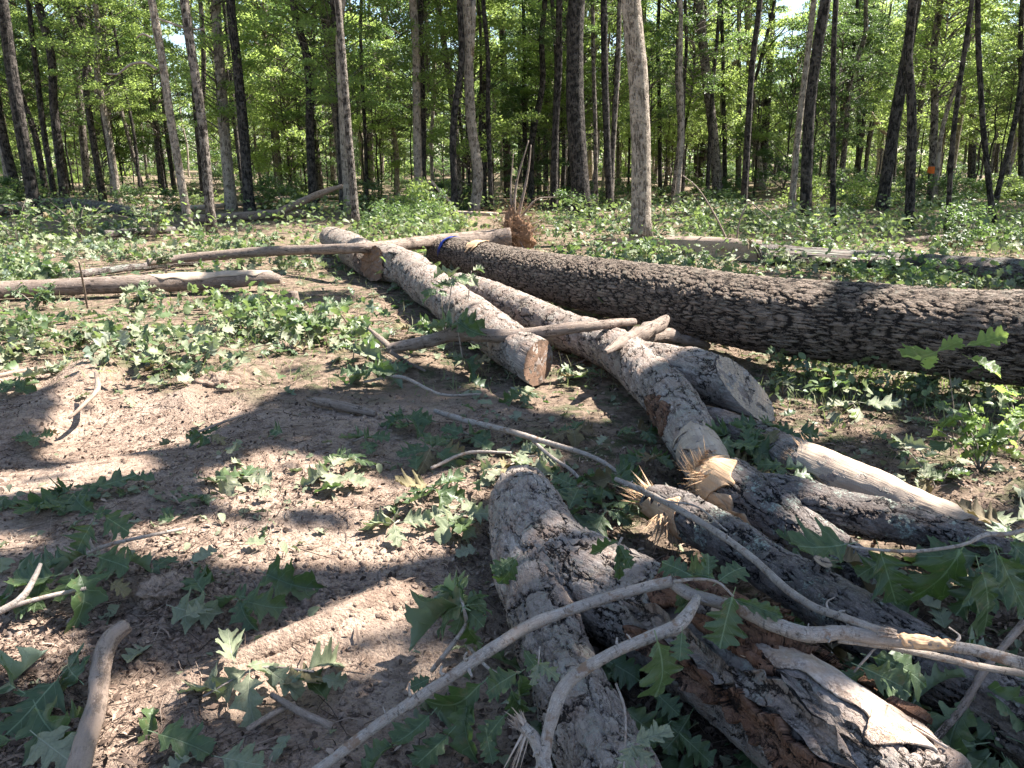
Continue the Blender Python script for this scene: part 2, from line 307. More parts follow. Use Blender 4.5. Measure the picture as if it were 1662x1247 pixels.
class Tube:
    """a round limb along a path: theta 0 = up; keeps its surface so plates and shells can sit on it"""
    def __init__(s, pts, step=.02, seg=None, lump=.06, lf=2.2, seed=0, cut0=None, cut1=None, swell=0, flute=0):
        s.C, s.r = spline(pts, step); s.T, s.U, s.W = frames(s.C)
        s.s = np.r_[0, np.cumsum(np.linalg.norm(np.diff(s.C, axis=0), axis=1))]
        s.seg = seg or max(6, int(2 * math.pi * s.r.max() / step)); s.seed = seed; s.lump, s.lf = lump, lf; s.flute = flute
        th = np.arange(s.seg) / s.seg * 2 * math.pi
        V, A = s.surf(np.repeat(np.arange(len(s.C)), s.seg), np.tile(th, len(s.C)))
        V = V.reshape(len(s.C), s.seg, 3)
        for cut, e in ((cut0, 0), (cut1, -1)):
            if cut is not None:
                n = np.array(cut, float); n /= np.linalg.norm(n); p0 = s.C[e]; t = s.T[e]; d = (V - p0) @ n
                m = (d > 0) & (np.abs(s.s - s.s[e]) < 3.5 * s.r[e])[:, None]; V = np.where(m[..., None], V - t * (d / (t @ n))[..., None], V)
                d = (V[e] - p0) @ n; V[e] = V[e] - t * (d / (t @ n))[:, None]
        s.V = V; s.A = A.reshape(len(s.C), s.seg, 3)
    def surf(s, i, th, off=0.0):
        i = np.asarray(i); r = s.r[i] + off; c, sn = np.cos(th), np.sin(th)
        bk = np.stack([s.r[i] * c, s.r[i] * sn, s.s[i]], 1)
        if s.lump: r = r * (1 + s.lump * fbm(bk * s.lf / max(.05, s.r.mean()) * .25 + s.seed * 7.7, 3, s.seed) * 1.6)
        if s.flute: r = r * (1 + s.flute * np.cos(5 * th + s.seed) * np.exp(-s.s[i] / .5)[...])
        V = s.C[i] + s.U[i] * (c * r)[:, None] + s.W[i] * (sn * r)[:, None]
        return V, bk + s.seed * 3.1
    def mesh(s, name, mat, off=None, closed=True):
        n, k = s.V.shape[:2]; idx = np.arange(n * k).reshape(n, k); nx = np.roll(idx, -1, 1)
        F = np.stack([idx[:-1], nx[:-1], nx[1:], idx[1:]], -1).reshape(-1, 4)
        V = s.V.reshape(-1, 3); A = s.A.reshape(-1, 3); Fs = [F]
        if closed:
            V = np.vstack([V, s.V[0].mean(0), s.V[-1].mean(0)]); A = np.vstack([A, s.A[0].mean(0), s.A[-1].mean(0)])
            a, b = n * k, n * k + 1
            Fs.append(np.stack([np.full(k, a), nx[0], idx[0]], 1)); Fs.append(np.stack([np.full(k, b), idx[-1], nx[-1]], 1))
        return mesh(name, V, Fs, mat, attrs={'bk': A}, off=off)
    def cap(s, name, mat, e, off, inset=1.0, push=.004, rough=.004):
        ring = s.V[e]; c = ring.mean(0); n = np.cross(ring[1] - ring[0], c - ring[0]); n /= np.linalg.norm(n)
        if n @ (s.T[e] * (1 if e else -1)) < 0: n = -n
        K = 9; Vs = []; ex = ring[0] - c; ex = ex / np.linalg.norm(ex); ey = np.cross(n, ex)
        for j in range(K): Vs.append(c + (ring - c) * (j / (K - 1)) * inset)
        V = np.vstack(Vs); loc = np.stack([(V - c) @ ex, (V - c) @ ey, np.zeros(len(V))], 1)
        V = V + n * (push + rough * vnoise(loc * 40, 3)[:, None]); rr_ = np.arange(K).repeat(s.seg) / (K - 1); V = V + (V - c) * (.05 * vnoise(loc * 55, 9) * (rr_ > .8))[:, None]
        idx = np.arange(K * s.seg).reshape(K, s.seg); nx = np.roll(idx, -1, 1)
        F = np.stack([idx[:-1], nx[:-1], nx[1:], idx[1:]], -1).reshape(-1, 4)
        return mesh(name, V, F, mat, attrs={'bk': loc}, off=off)
    def shell(s, name, mat, s0, s1, t0, t1, off, lift=.006, jag=.25, seed=0, thick=.006, curl=0.0, ns=40, nt=16):
        """a slab of bark or wood lying on the limb between arc lengths s0..s1 and angles t0..t1, ragged edged"""
        a = np.linspace(0, 1, ns); b = np.linspace(0, 1, nt); A, B = np.meshgrid(a, b, indexing='ij')
        jl = vnoise(np.stack([a * 9, a * 0 + seed, a * 0], 1)) * jag; jr = vnoise(np.stack([a * 9, a * 0 + seed + 9, a * 0], 1)) * jag
        js = vnoise(np.stack([b * 5, b * 0 + seed, b * 0 + 4], 1)) * jag * .4
        taper = np.clip(np.sin(math.pi * np.clip(a, .02, .98)) * 2.2, .15, 1)
        th = t0 + (t1 - t0) * (.5 + ((B - .5) + (jl[:, None] * (1 - B) - jr[:, None] * B) * .5) * taper[:, None])
        ss = s0 + (s1 - s0) * np.clip(A + js[None] * (A - .5), -.1, 1.1)
        fi = np.clip(np.interp(ss.ravel(), s.s, np.arange(len(s.s))), 0, len(s.s) - 1.001); i = fi.astype(int); wf = (fi - i)[:, None]; e = np.abs(B - .5) * 2
        def SF(off_):
            a_, ba_ = s.surf(i, th.ravel(), off_); b_, bb_ = s.surf(i + 1, th.ravel(), off_); return a_ * (1 - wf) + b_ * wf, ba_ * (1 - wf) + bb_ * wf
        lf_ = lift + curl * (e ** 3).ravel() + .004 * vnoise(np.stack([A.ravel() * 14, B.ravel() * 5, A.ravel() * 0 + seed], 1))
        V0, bk = SF(lf_); V1, _ = SF(lf_ - thick)
        idx = np.arange(ns * nt).reshape(ns, nt); m = ns * nt
        F = np.stack([idx[:-1, :-1], idx[:-1, 1:], idx[1:, 1:], idx[1:, :-1]], -1).reshape(-1, 4)
        bd = np.concatenate([idx[0, :-1], idx[:-1, -1], idx[-1, :0:-1], idx[:0:-1, 0]]); bn = np.roll(bd, -1)
        F = np.vstack([F, F[:, ::-1] + m, np.stack([bn, bd, bd + m, bn + m], 1)])
        return mesh(name, np.vstack([V0, V1]), F, mat, attrs={'bk': np.vstack([bk, bk]) * 1.0}, off=off)
    def point(s, f, th, off=0.0):
        i = int(np.clip(f, 0, 1) * (len(s.C) - 1)); V, _ = s.surf(np.array([i]), np.array([th]), off)
        nrm = s.U[i] * math.cos(th) + s.W[i] * math.sin(th); return V[0], s.T[i], nrm
def basis(p, x, z):
    x = Vector(x).normalized(); z = Vector(z); z = (z - x * z.dot(x)).normalized(); y = z.cross(x)
    m = Matrix((x, y, z)).transposed().to_4x4(); m.translation = Vector(p); return m
# bark plates: small curled slabs, shared meshes
def plate_mesh(k, mat):
    r = np.random.default_rng(100 + k); n = 11; th = np.linspace(0, 2 * math.pi, n, endpoint=False)
    rad = 1 + .28 * r.standard_normal(n) * .8; x = np.cos(th) * rad * .5; y = np.sin(th) * rad * .26
    ztop = -1.1 * y ** 2 + .12 * (x + .5) ** 2
    V = np.vstack([np.stack([x, y, ztop], 1), np.stack([x * .93, y * .93, ztop - .07], 1), [[0, 0, .03]]])
    i = np.arange(n); j = (i + 1) % n
    F = [np.stack([i, j, np.full(n, 2 * n)], 1), np.stack([j, i, i + n, j + n], 1), (np.arange(n)[::-1] + n)[None]]
    return mesh('bark_plate', V, F, mat, attrs={'bk': V * .06 + k}, smooth=False)
M['plate'] = bark('bark_plate_surface', (.04, .03, .026), (.19, .155, .13), (.38, .33, .295), cell=60, stretch=2, width=.1, depth=.002, flake=.5, disp=False, lichen=.2, terr=.3, cracks=.5, inner=(.24, .18, .15))
M['plate_dark'] = bark('bark_plate_dark', (.02, .016, .014), (.085, .07, .06), (.21, .185, .17), cell=60, stretch=2, width=.1, depth=.002, flake=.5, disp=False, lichen=.4, terr=.3, cracks=.5)
PL = {k: [plate_mesh(i, M[k]) for i in range(7)] for k in ('plate', 'plate_dark')}
def plates(tube, parent, n, size, kind='plate', f0=.03, f1=.97, t0=-1.9, t1=1.9, off=(0, 0, 0)):
    for _ in range(n):
        f = random.uniform(f0, f1); th = random.uniform(t0, t1); p, t, nr = tube.point(f, th, .001)
        sz = size * random.uniform(.6, 1.5); t = t * random.choice((1, -1))
        x = t + nr * random.uniform(.02, .16) + np.cross(nr, t) * random.uniform(-.2, .2)
        m = basis(p - np.array(off), x, nr) @ Matrix.Diagonal((sz, sz * random.uniform(.7, 1.1), sz * .8, 1))
        obj('bark_plate', random.choice(PL[kind]), parent, m)
# splinters
def sliver():
    k = 4; V = []; a = np.linspace(0, 1, k)
    for q in a:
        r = (1 - q * .92) * .5; b = .5 * q * q
        V += [(q, r, b * .15), (q, -r * .3, r * .8 + b * .15), (q, -r, b * .15 - r * .2)]
    V = np.array(V); F = []
    for i in range(k - 1):
        for j in range(3): F.append((i * 3 + j, i * 3 + (j + 1) % 3, i * 3 + 3 + (j + 1) % 3, i * 3 + 3 + j))
    return V, [np.array(F), np.array([[2, 1, 0]])]
SLV, SLF = sliver(); SL = [mesh('splinter', SLV, SLF, M[k], attrs={'bk': SLV * .1 + i}, smooth=False) for i, k in enumerate(('fresh', 'bare', 'rot'))]
def splinters(parent, p, d, n, L, spread, wid=.008, rad=.04, mi=0, off=(0, 0, 0), fine=60):
    d = np.array(d, float); d /= np.linalg.norm(d); a = np.cross(d, [0, 0, 1.0]); a /= np.linalg.norm(a) + 1e-9; b = np.cross(d, a); p = np.array(p) - np.array(off)
    def one():
        q = random.uniform(0, 6.28); rr = rad * math.sqrt(random.random()); o = a * math.cos(q) * rr + b * math.sin(q) * rr
        x = d + (a * math.cos(q) + b * math.sin(q)) * spread * random.uniform(0, 1) + a * random.gauss(0, spread * .4) + b * random.gauss(0, spread * .4)
        return p + o, x, L * random.uniform(.35, 1.1), wid * random.uniform(.4, 1.6)
    for _ in range(n):
        o, x, l, w_ = one(); obj('splinter', SL[mi], parent, basis(o, x, np.cross(x, a) + b * .3) @ Matrix.Diagonal((l, w_, w_ * .6, 1)))
    if fine:
        P_, M_, s_ = [], [], []
        for _ in range(fine):
            o, x, l, w_ = one(); P_.append(o); M_.append(np.array(basis((0, 0, 0), x, b).to_3x3())); s_.append((l * .7, w_ * .22, w_ * .2))
        V, F, at = scatter(SLV, SLF, np.array(P_), np.array(M_), np.array(s_)); at['bk'] = V * 1.0
        tag(obj('wood_fibres', mesh('wood_fibres', V, F, M[('fresh', 'bare', 'rot')[mi]], attrs=at, smooth=False), parent), kind='stuff')
# ---------------------------------------------------------------- oak leaves
def leaf_tpl(kind, nx=34, seed=0, curl=.2, fold=.25):
    """x 0..1 along the midrib; kind 'r' pointed deep lobes, 'w' rounded lobes, 's' simple"""
    r = np.random.default_rng(seed); t = np.linspace(0, 1, nx); rows = []
    for sgn in (1, -1):
        ph = r.uniform(-.03, .03)
        if kind == 'r':
            nl = 3.0 + .35 * (seed % 2); u = (t * nl + ph * 4) % 1.0; lob = np.where(u < .72, (u / .72) ** 1.3, 1 - (u - .72) / .28)
            lob = np.clip(lob, 0, 1); env = .37 * np.sin(math.pi * np.clip(t, 0, 1) ** .8) ** .55 + .015; wv = env * (.30 + .70 * lob ** .8) * (1 + .10 * np.sin(t * 60 + seed) * lob); fw = .38
        elif kind == 'w':
            nl = 4.5; u = (t * nl + ph * 3); lob = .5 - .5 * np.cos(2 * math.pi * u)
            env = .30 * np.sin(math.pi * np.clip(t, 0, 1) ** 1.25) ** .7 + .012; wv = env * (.52 + .48 * lob ** .7); fw = .28
        else:
            wv = .26 * np.sin(math.pi * np.clip(t, 0, 1) ** .9) ** .9 + .01; fw = .15
        wv = wv * (1 + .08 * r.standard_normal(nx) * (t > .05)) * np.clip((1 - t) * 9, .06, 1) * np.clip(t * 12, .08, 1)
        rows.append((sgn, wv, fw))
    V = []; 
    for i in range(nx):
        for sgn, fr in ((1, 1.0), (1, .5), (1, 0), (-1, .5), (-1, 1.0)):
            _, wv, fw = rows[0 if sgn == 1 else 1]; y = sgn * wv[i] * fr; x = t[i] * .86 + fw * abs(y)
            z = fold * abs(y) - curl * (t[i] ** 2) + .03 * math.sin(t[i] * 14 + seed + sgn) * fr + .035 * math.sin(y * 30 + seed)
            V.append((x, y, z))
    V = np.array(V); idx = np.arange(nx * 5).reshape(nx, 5)
    F = np.stack([idx[:-1, :-1], idx[:-1, 1:], idx[1:, 1:], idx[1:, :-1]], -1).reshape(-1, 4)
    n = len(V); V = np.vstack([V, [(-.16, .006, .02), (-.16, -.006, .02), (0.02, -.007, 0), (0.02, .007, 0)]])
    F = np.vstack([F, [[n, n + 1, n + 2, n + 3]]])
    return V, F
LEAF = {}
for key, kd, mt in (('r', 'r', 'leaf_red'), ('w', 'w', 'leaf_wht'), ('f', 'r', 'leaf_fade'), ('g', 'w', 'leaf_fade'), ('y', 'w', 'leaf_bright'), ('b', 'r', 'leaf_dead')):
    LEAF[key] = []
    for i in range(9):
        V, F = leaf_tpl(kd, 34, i, curl=(-.05, .12, .25, .5, .2, .7, .35, -.2, .9)[i], fold=(.15, .3, -.15, .5, .25, .9, -.35, .6, 1.1)[i])
        tw = (.0, .3, -.4, .6, -.2, .8, -.7, .5, -.9)[i] * V[:, 0]; V = np.stack([V[:, 0], V[:, 1] * np.cos(tw) - V[:, 2] * np.sin(tw), V[:, 1] * np.sin(tw) + V[:, 2] * np.cos(tw)], 1) if i else V; LF_ = leaf_tpl(kd, 34, i, 0, 0)[0]
        LEAF[key].append(mesh('oak_leaf', V, F, M[mt], attrs={'lf': LF_, 'rnd': np.full(len(V), i / 9)}))
def leaf_at(parent, p, tip, kind='r', up=(0, -.25, 1), off=(0, 0, 0), var=None, wid=1.0):
    if kind in 'rwf' and var is None and random.random() < .10 and np.linalg.norm(np.array(tip) - np.array(p)) < .2: kind = 'b'
    p = np.array(p); x = np.array(tip) - p; L = np.linalg.norm(x); me = LEAF[kind][random.randrange(9) if var is None else var]
    m = basis(p - np.array(off), x, np.array(up) + np.array([random.uniform(-.25, .25), random.uniform(-.25, .25), 0])) @ Matrix.Diagonal((L, L * wid, L, 1))
    return obj('leaf', me, parent, m)
# ================================================================ the ground
def grid_axis(lo, hi, step, far0, far1, g=1.055):
    a = list(np.arange(lo, hi, step)); d = step; x = hi
    while x < far1: a.append(x); d *= g; x += d
    a.append(far1); d = step; x = lo - step; b = []
    while x > far0: b.append(x); d *= g; x -= d
    b.append(far0); return np.array(b[::-1] + a)
gx = grid_axis(-3.6, 4.2, .024, -400, 400); gy = grid_axis(.7, 7.2, .024, -400, 700)
X, Y = np.meshgrid(gx, gy, indexing='ij'); Xf, Yf = X.ravel(), Y.ravel()
Zf = gh(Xf, Yf)
# bare soil where the ground was churned, litter elsewhere
def bare(x, y):
    edge = n2(x, y, .55, 77) * 1.3
    d = np.maximum(np.maximum(y - 4.9 + .15 * x, x + .30 - .10 * y), -(y + .2)) + edge * .7
    return 1 - np.clip(d / .5 + .5, 0, 1)
LIT = 1 - bare(Xf, Yf)
nx_, ny_ = X.shape; idx = np.arange(nx_ * ny_).reshape(nx_, ny_)
F = np.stack([idx[:-1, :-1], idx[1:, :-1], idx[1:, 1:], idx[:-1, 1:]], -1).reshape(-1, 4)
tag(obj('forest_floor', mesh('forest_floor', np.stack([Xf, Yf, Zf], 1), F, M['soil'], attrs={'lit': LIT})), kind='structure')

# ---------------------------------------------------------------- scattered stuff
def spread(n, x0, x1, y0, y1, f=None):
    """points denser near the camera: uniform in (x/y, 1/y-ish)"""
    out = np.zeros((0, 2))
    while len(out) < n:
        y = y0 * (y1 / y0) ** rng.random(n * 2); t = rng.uniform(-1.05, 1.0, n * 2); P = np.stack([t * y, y], 1)
        if f is not None: P = P[rng.random(len(P)) < f(P[:, 0], P[:, 1])]
        out = np.vstack([out, P])
    return out[:n]
def on_floor(P, lift): return np.column_stack([P, gh(P[:, 0], P[:, 1]) + lift])
CH_V = np.array([(-.5, -.12, 0), (0, -.2, .10), (.5, -.06, .02), (.45, .1, 0), (0, .17, .13), (-.5, .1, .03)], float)
CH_F = np.array([(0, 1, 4, 5), (1, 2, 3, 4)])
def chips(name, n, s0, s1, f, mat, y0=1.1, y1=16, tilt=.35, thin=1.0, rmul=1.0, lift=.004, mask=None):
    P = spread(n, 0, 0, y0, y1, mask); P3 = on_floor(P, lift)
    s = rng.uniform(s0, s1, n) ** 1.0 * (1 + np.clip(P[:, 1] - 6, 0, 20) * .05)
    P3[:, 2] += s * .12
    Mx = rotm(rng.uniform(0, 6.28, n), rng.normal(0, tilt, n), rng.normal(0, tilt, n))
    V, F, at = scatter(CH_V, CH_F, P3, Mx, np.stack([s, s * thin, s], 1), rng.random(n) * rmul)
    tag(obj(name, mesh(name, V, F, mat, attrs=at)), kind='stuff')
bt, bp = np.meshgrid(np.linspace(0, math.pi, 5), np.arange(6) / 6 * 6.283, indexing='ij')
CL_V = np.stack([np.sin(bt) * np.cos(bp), np.sin(bt) * np.sin(bp), np.cos(bt) * .7], -1).reshape(-1, 3) * .5; CL_V = CL_V * (1 + .3 * vnoise(CL_V * 5, 8))[:, None]
ci_ = np.arange(30).reshape(5, 6); cj_ = np.roll(ci_, -1, 1); CL_F = np.stack([ci_[:-1], ci_[1:], cj_[1:], cj_[:-1]], -1).reshape(-1, 4)
patchy = lambda x, y: np.clip(.42 + n2(x, y, 1.4, 5) * 1.4 + (x > -.1 * y) * .3, .06, 1)
rightish = lambda x, y: np.clip(.30 + n2(x, y, 1.4, 6) + (x > -.1 * y) * .6, .08, 1)
chips('bark_chips', 34000, .006, .026, 0, M['litter'], rmul=.9, mask=patchy)
chips('dry_leaf_litter', 17000, .010, .032, 0, M['litter'], thin=1.7, tilt=.7, mask=rightish, y1=22)
chips('soil_crumbs', 9000, .004, .018, 0, M['litter'], thin=2.2, tilt=.9, rmul=.75, y1=5, mask=patchy)
chips('bark_strips', 2200, .03, .09, 0, M['litter'], thin=.3, tilt=.25, rmul=.9, y1=12, mask=patchy)
P = spread(3800, 0, 0, 1.2, 6, lambda x, y: bare(x, y) * np.clip(.15 + n2(x, y, 1.2, 99) * 2, .02, 1)); s_ = .008 + .034 * rng.random(len(P)) ** 3
V, F, at = scatter(CL_V, CL_F, on_floor(P, .001), rotm(rng.uniform(0, 6.28, len(P)), rng.normal(0, .5, len(P)), rng.normal(0, .5, len(P))), np.stack([s_ * 1.2, s_, s_], 1)); at['lit'] = np.zeros(len(V))
tag(obj('loose_soil_clods', mesh('loose_soil_clods', V, F, M['soil'], attrs=at)), kind='stuff')
# twigs
TW = []; TF_ = []; a = np.linspace(-.5, .5, 5)
for i, q in enumerate(a):
    for j in range(3): TW.append((q, .5 * math.cos(j * 2.09) + 2.5 * math.sin(i * 1.9), .5 * math.sin(j * 2.09) + 1.2 * math.sin(i * 2.3)))
for i in range(4):
    for j in range(3): TF_.append((i * 3 + j, i * 3 + (j + 1) % 3, i * 3 + 3 + (j + 1) % 3, i * 3 + 3 + j))
def twigs(name, n, L0, L1, w, mat, mask, y1=18, rmul=1):
    P = spread(n, 0, 0, 1.1, y1, mask); L = rng.uniform(L0, L1, n); ww = w * rng.uniform(.5, 1.5, n) * (1 + P[:, 1] * .06)
    Mx = rotm(rng.uniform(0, 6.28, n), rng.normal(0, .14, n), rng.uniform(0, 6, n))
    V, F, at = scatter(np.array(TW, float), np.array(TF_), on_floor(P, .006), Mx, np.stack([L, ww, ww], 1), rng.random(n) * rmul)
    tag(obj(name, mesh(name, V, F, mat, attrs=at)), kind='stuff')
twigs('fine_twigs', 9000, .04, .26, .0024, M['litter'], patchy)
twigs('root_fibres', 9000, .03, .12, .0010, M['litter'], patchy, y1=6)
twigs('brush_sticks', 1500, .25, 1.0, .006, M['litter'], lambda x, y: np.clip((y - 5) / 3, 0, 1) * np.clip(.5 + n2(x, y, .5, 15) * 1.5, 0, 1), y1=26)
# torn leaf scraps and whole leaves lying about
def lowleaf(kind, nx=15, seed=3):
    V, F = leaf_tpl(kind, nx, seed, .25, .3); keep = nx * 5; idx = np.arange(keep).reshape(nx, 5)
    cols = idx[:, [0, 2, 4]]; sel = cols.ravel(); V2 = V[sel]; i2 = np.arange(nx * 3).reshape(nx, 3)
    return V2, np.stack([i2[:-1, :-1], i2[:-1, 1:], i2[1:, 1:], i2[1:, :-1]], -1).reshape(-1, 4)
def leafstuff(name, n, s0, s1, kind, mat, mask, y0=1.2, y1=14, tilt=.4, lift=(.01, .05), nx=15, grow=.03):
    P = spread(n, 0, 0, y0, y1, mask); P3 = on_floor(P, 0); P3[:, 2] += rng.uniform(*lift, n)
    Mx = rotm(rng.uniform(0, 6.28, n), rng.normal(0, tilt, n), rng.normal(0, tilt, n)); s = rng.uniform(s0, s1, n) * (1 + np.clip(P[:, 1] - 6, 0, 30) * grow)
    V2, F2 = lowleaf(kind, nx, rng.integers(9)); V, F, at = scatter(V2, F2, P3, Mx, s, lf=V2)
    tag(obj(name, mesh(name, V, F, mat, attrs=at)), kind='stuff')
px_of = lambda x, y: CX + FPX * x / np.maximum(y * .96 + .42, .1)
def greenmask(x, y):
    m = np.clip(.07 + n2(x, y, .9, 61) * .9, .015, 1) + .10 * (x > -.3); far = np.clip((y - 4.6 + .2 * x) / 1.2, 0, 1)
    return np.clip(m + far * .6 + (x > .25 * y) * .08, 0, 1)
leafstuff('scattered_wilted_leaves', 900, .07, .15, 'r', M['leaf_fade'], greenmask, nx=17)
leafstuff('scattered_green_leaves', 900, .08, .17, 'r', M['leaf_red'], greenmask, nx=17)
leafstuff('leaf_scraps', 5200, .025, .07, 'w', M['leaf_fade'], greenmask, nx=6, tilt=.6, lift=(.004, .02))
# low seedlings and leafy ground cover beyond the churned soil
def cover_mask(x, y):
    u = px_of(x, y); d = y
    left = (u < 620) * np.clip((d - 5.0) / 1.6, 0, 1); right = (u > 880) * np.clip((d - 3.2) / 2.0, 0, 1) * np.where(u > 1250, 1, np.clip((d - 7) / 2, 0, 1)); mid = np.clip((d - 8.5) / 2, 0, 1)
    return np.clip(np.maximum(np.maximum(left, right), mid) * (.16 + n2(x, y, .8, 88) * 2.6), 0, 1)
leafstuff('leafy_ground_cover', 8000, .025, .08, 's', M['cover'], cover_mask, y0=2.6, y1=17, tilt=.6, lift=(.01, .22), nx=5)
leafstuff('lobed_ground_cover', 4200, .05, .15, 'w', M['cover'], lambda x, y: cover_mask(x, y) * np.clip(.5 + n2(x, y, 1.7, 190) * 2, 0, 1) * np.where((y > 6.3) | (x < -.1 * y), 1, .12), y0=2.6, y1=17, tilt=.7, lift=(.01, .34), nx=12)
leafstuff('felled_oak_leaves', 4200, .08, .17, 'r', M['leaf_fade'], lambda x, y: cover_mask(x, y) * np.clip(.3 + n2(x, y, .9, 191) * 2.5, 0, 1) * np.where((y > 6.3) | (x < -.1 * y), 1, .12), y0=2.6, y1=18, tilt=.7, lift=(.01, .20), nx=15)
leafstuff('felled_green_leaves', 3000, .08, .17, 'r', M['leaf_red'], lambda x, y: cover_mask(x, y) * np.clip(.3 + n2(x, y, .7, 192) * 2.5, 0, 1) * np.where((y > 6.3) | (x < -.1 * y), 1, .12), y0=2.6, y1=18, tilt=.7, lift=(.01, .30), nx=15)
leafstuff('far_ground_cover', 17000, .07, .14, 's', M['cover'], lambda x, y: np.clip(.1 + n2(x, y, .35, 90) * 2.8, 0, 1), y0=14, y1=75, tilt=.6, lift=(.02, .55), nx=4, grow=.02)
gr = np.array([(0, -.5, 0), (0, .5, 0), (.12, .35, .55), (.12, -.35, .55), (.5, 0, 1)], float)
def grass(n):
    P = spread(n, 0, 0, 2.4, 16, lambda x, y: cover_mask(x, y) * (x > -.1 * y) + .12 * (y > 5)); L = rng.uniform(.04, .16, n)
    Mx = rotm(rng.uniform(0, 6.28, n), rng.normal(0, .4, n), rng.normal(0, .4, n)); w_ = rng.uniform(.003, .006, n) * (1 + P[:, 1] * .08)
    V, F, at = scatter(gr, [np.array([(0, 1, 2, 3)]), np.array([(3, 2, 4)])], on_floor(P, -.005), Mx, np.stack([L, w_, L], 1))
    tag(obj('sparse_grass', mesh('sparse_grass', V, F, M['grass'], attrs=at)), kind='stuff')
grass(12000)

# ================================================================ logs
def gpts(l):      # (px, py, half thickness px, underside height) -> (centre, radius)
    out = []
    for q in l:
        p, r = on_ground(q[0], q[1], q[2], q[3] if len(q) > 3 else 0); out.append((p, r))
    return out
def hpts(l):      # (px, py, half thickness px, centre height)
    out = []
    for px, py, r, h in l:
        p = at_h(px, py, h); out.append((p, r * (p[1] * math.cos(PITCH) + (CAMH - h) * math.sin(PITCH)) / FPX))
    return out
def base_of(tb): c = tb.C[len(tb.C) // 2]; return np.array([c[0], c[1], 0.0])

# A: the thick furrowed trunk across the picture
A = Tube(gpts([(704, 406, 21, .02), (760, 417, 29, .02), (850, 440, 36, .03), (911, 453, 41, .04), (1000, 469, 48, .05), (1194, 504, 61, .08), (1300, 518, 65, .10), (1406, 527, 69, .11), (1500, 537, 72, .12), (1618, 547, 77, .12), (1900, 562, 92, .12), (2300, 578, 110, .12)]), .016, lump=.035, seed=1, lf=1.6, cut0=(-1, .3, .15))
o = base_of(A); t = empty('felled_trunk', o, 'thickest felled trunk, dark deeply furrowed bark, spanning the clearing with a blue paint mark', 'felled tree')
obj('trunk', A.mesh('trunk', M['furrowed'], o), t); obj('cut_face', A.cap('cut_face', M['cut_dark'], 0, o), t)
obj('paint_mark', A.shell('paint_mark', M['blue_paint'], .80, .90, .0, 1.5, o, lift=.016, jag=.6, ns=14, nt=18, thick=.003), t)['label'] = 'blue paint mark'
obj('axe_blaze', A.shell('axe_blaze', M['fresh'], 1.75, 2.05, .0, 1.0, o, lift=.012, jag=.6, ns=14, nt=14), t)['label'] = 'orange torn blaze in the bark'
for f, th in ((.30, .75), (.47, .35), (.60, 1.2)):
    p, tt, nr = A.point(f, th, -.03); kn = Tube([(p, .075), (p + nr * .045, .05)], .012, 26, lump=.2, seed=int(f * 50)); obj('knot', kn.mesh('knot', M['furrowed'], o), t)
for f, th, L in ((.22, 2.6, .28), (.34, 2.9, .22), (.52, 2.8, .26)):
    p, tt, nr = A.point(f, th, -.02); s_ = Tube([(p, .028), (p + np.array([.02, 0, -.16]), .022)], .02, 9, seed=3); obj('branch_stub', s_.mesh('branch_stub', M['weathered'], o), t)

# B: pale log, sawn end facing right, beside the long leafy log
B = Tube(gpts([(606, 427, 28), (638, 428, 28), (664, 438, 29), (700, 466, 31), (745, 500, 32), (800, 540, 35), (874, 588, 36)]), .013, lump=.09, seed=2, cut0=(-.80, -.58, .1), cut1=(.86, -.5, .05))
o = base_of(B); t = empty('sawn_log', o, 'pale flaky log whose reddish sawn end faces the dark hollow between the logs', 'log')
obj('trunk', B.mesh('trunk', M['flaky'], o), t); obj('cut_face', B.cap('cut_face', M['cut_dark'], -1, o), t)
obj('rotten_end', B.cap('rotten_end', M['cut_dark'], 0, o, rough=.03, push=.02), t); plates(B, t, 50, .055, off=o, t0=-1.2, t1=2)
# C: pale log behind, crossed by the thin uprooted stem
Cc = Tube(gpts([(536, 386, 17), (558, 397, 22), (583, 412, 26), (600, 424, 26)]), .03, lump=.1, seed=4, cut0=(-.3, .9, .3))
o = base_of(Cc); t = empty('pale_log', o, 'short pale log lying beyond the sawn log under the thin uprooted stem', 'log')
obj('trunk', Cc.mesh('trunk', M['flaky'], o), t); obj('cut_face', Cc.cap('cut_face', M['cut'], 0, o), t)
# E: log at the left edge
E = Tube(gpts([(-160, 478, 15, .02), (0, 470, 14, .02), (100, 466, 14, .02), (200, 462, 14, .03), (300, 458, 14, .03), (380, 454, 14, .03), (430, 451, 12, .05), (455, 454, 7, .06)]), .025, lump=.08, seed=5)
o = base_of(E); t = empty('long_thin_log', o, 'brown log reaching in from the left edge, its pale torn tip beside the small stump', 'log')
obj('trunk', E.mesh('trunk', M['weathered'], o), t)
obj('bare_patch', E.shell('bare_patch', M['sawn_side'], E.s[-1] * .62, E.s[-1] * .97, -1.5, 1.2, o, lift=.004), t)
splinters(t, E.C[-2], E.T[-1], 9, .22, .25, .012, .05, 1, o, 30)
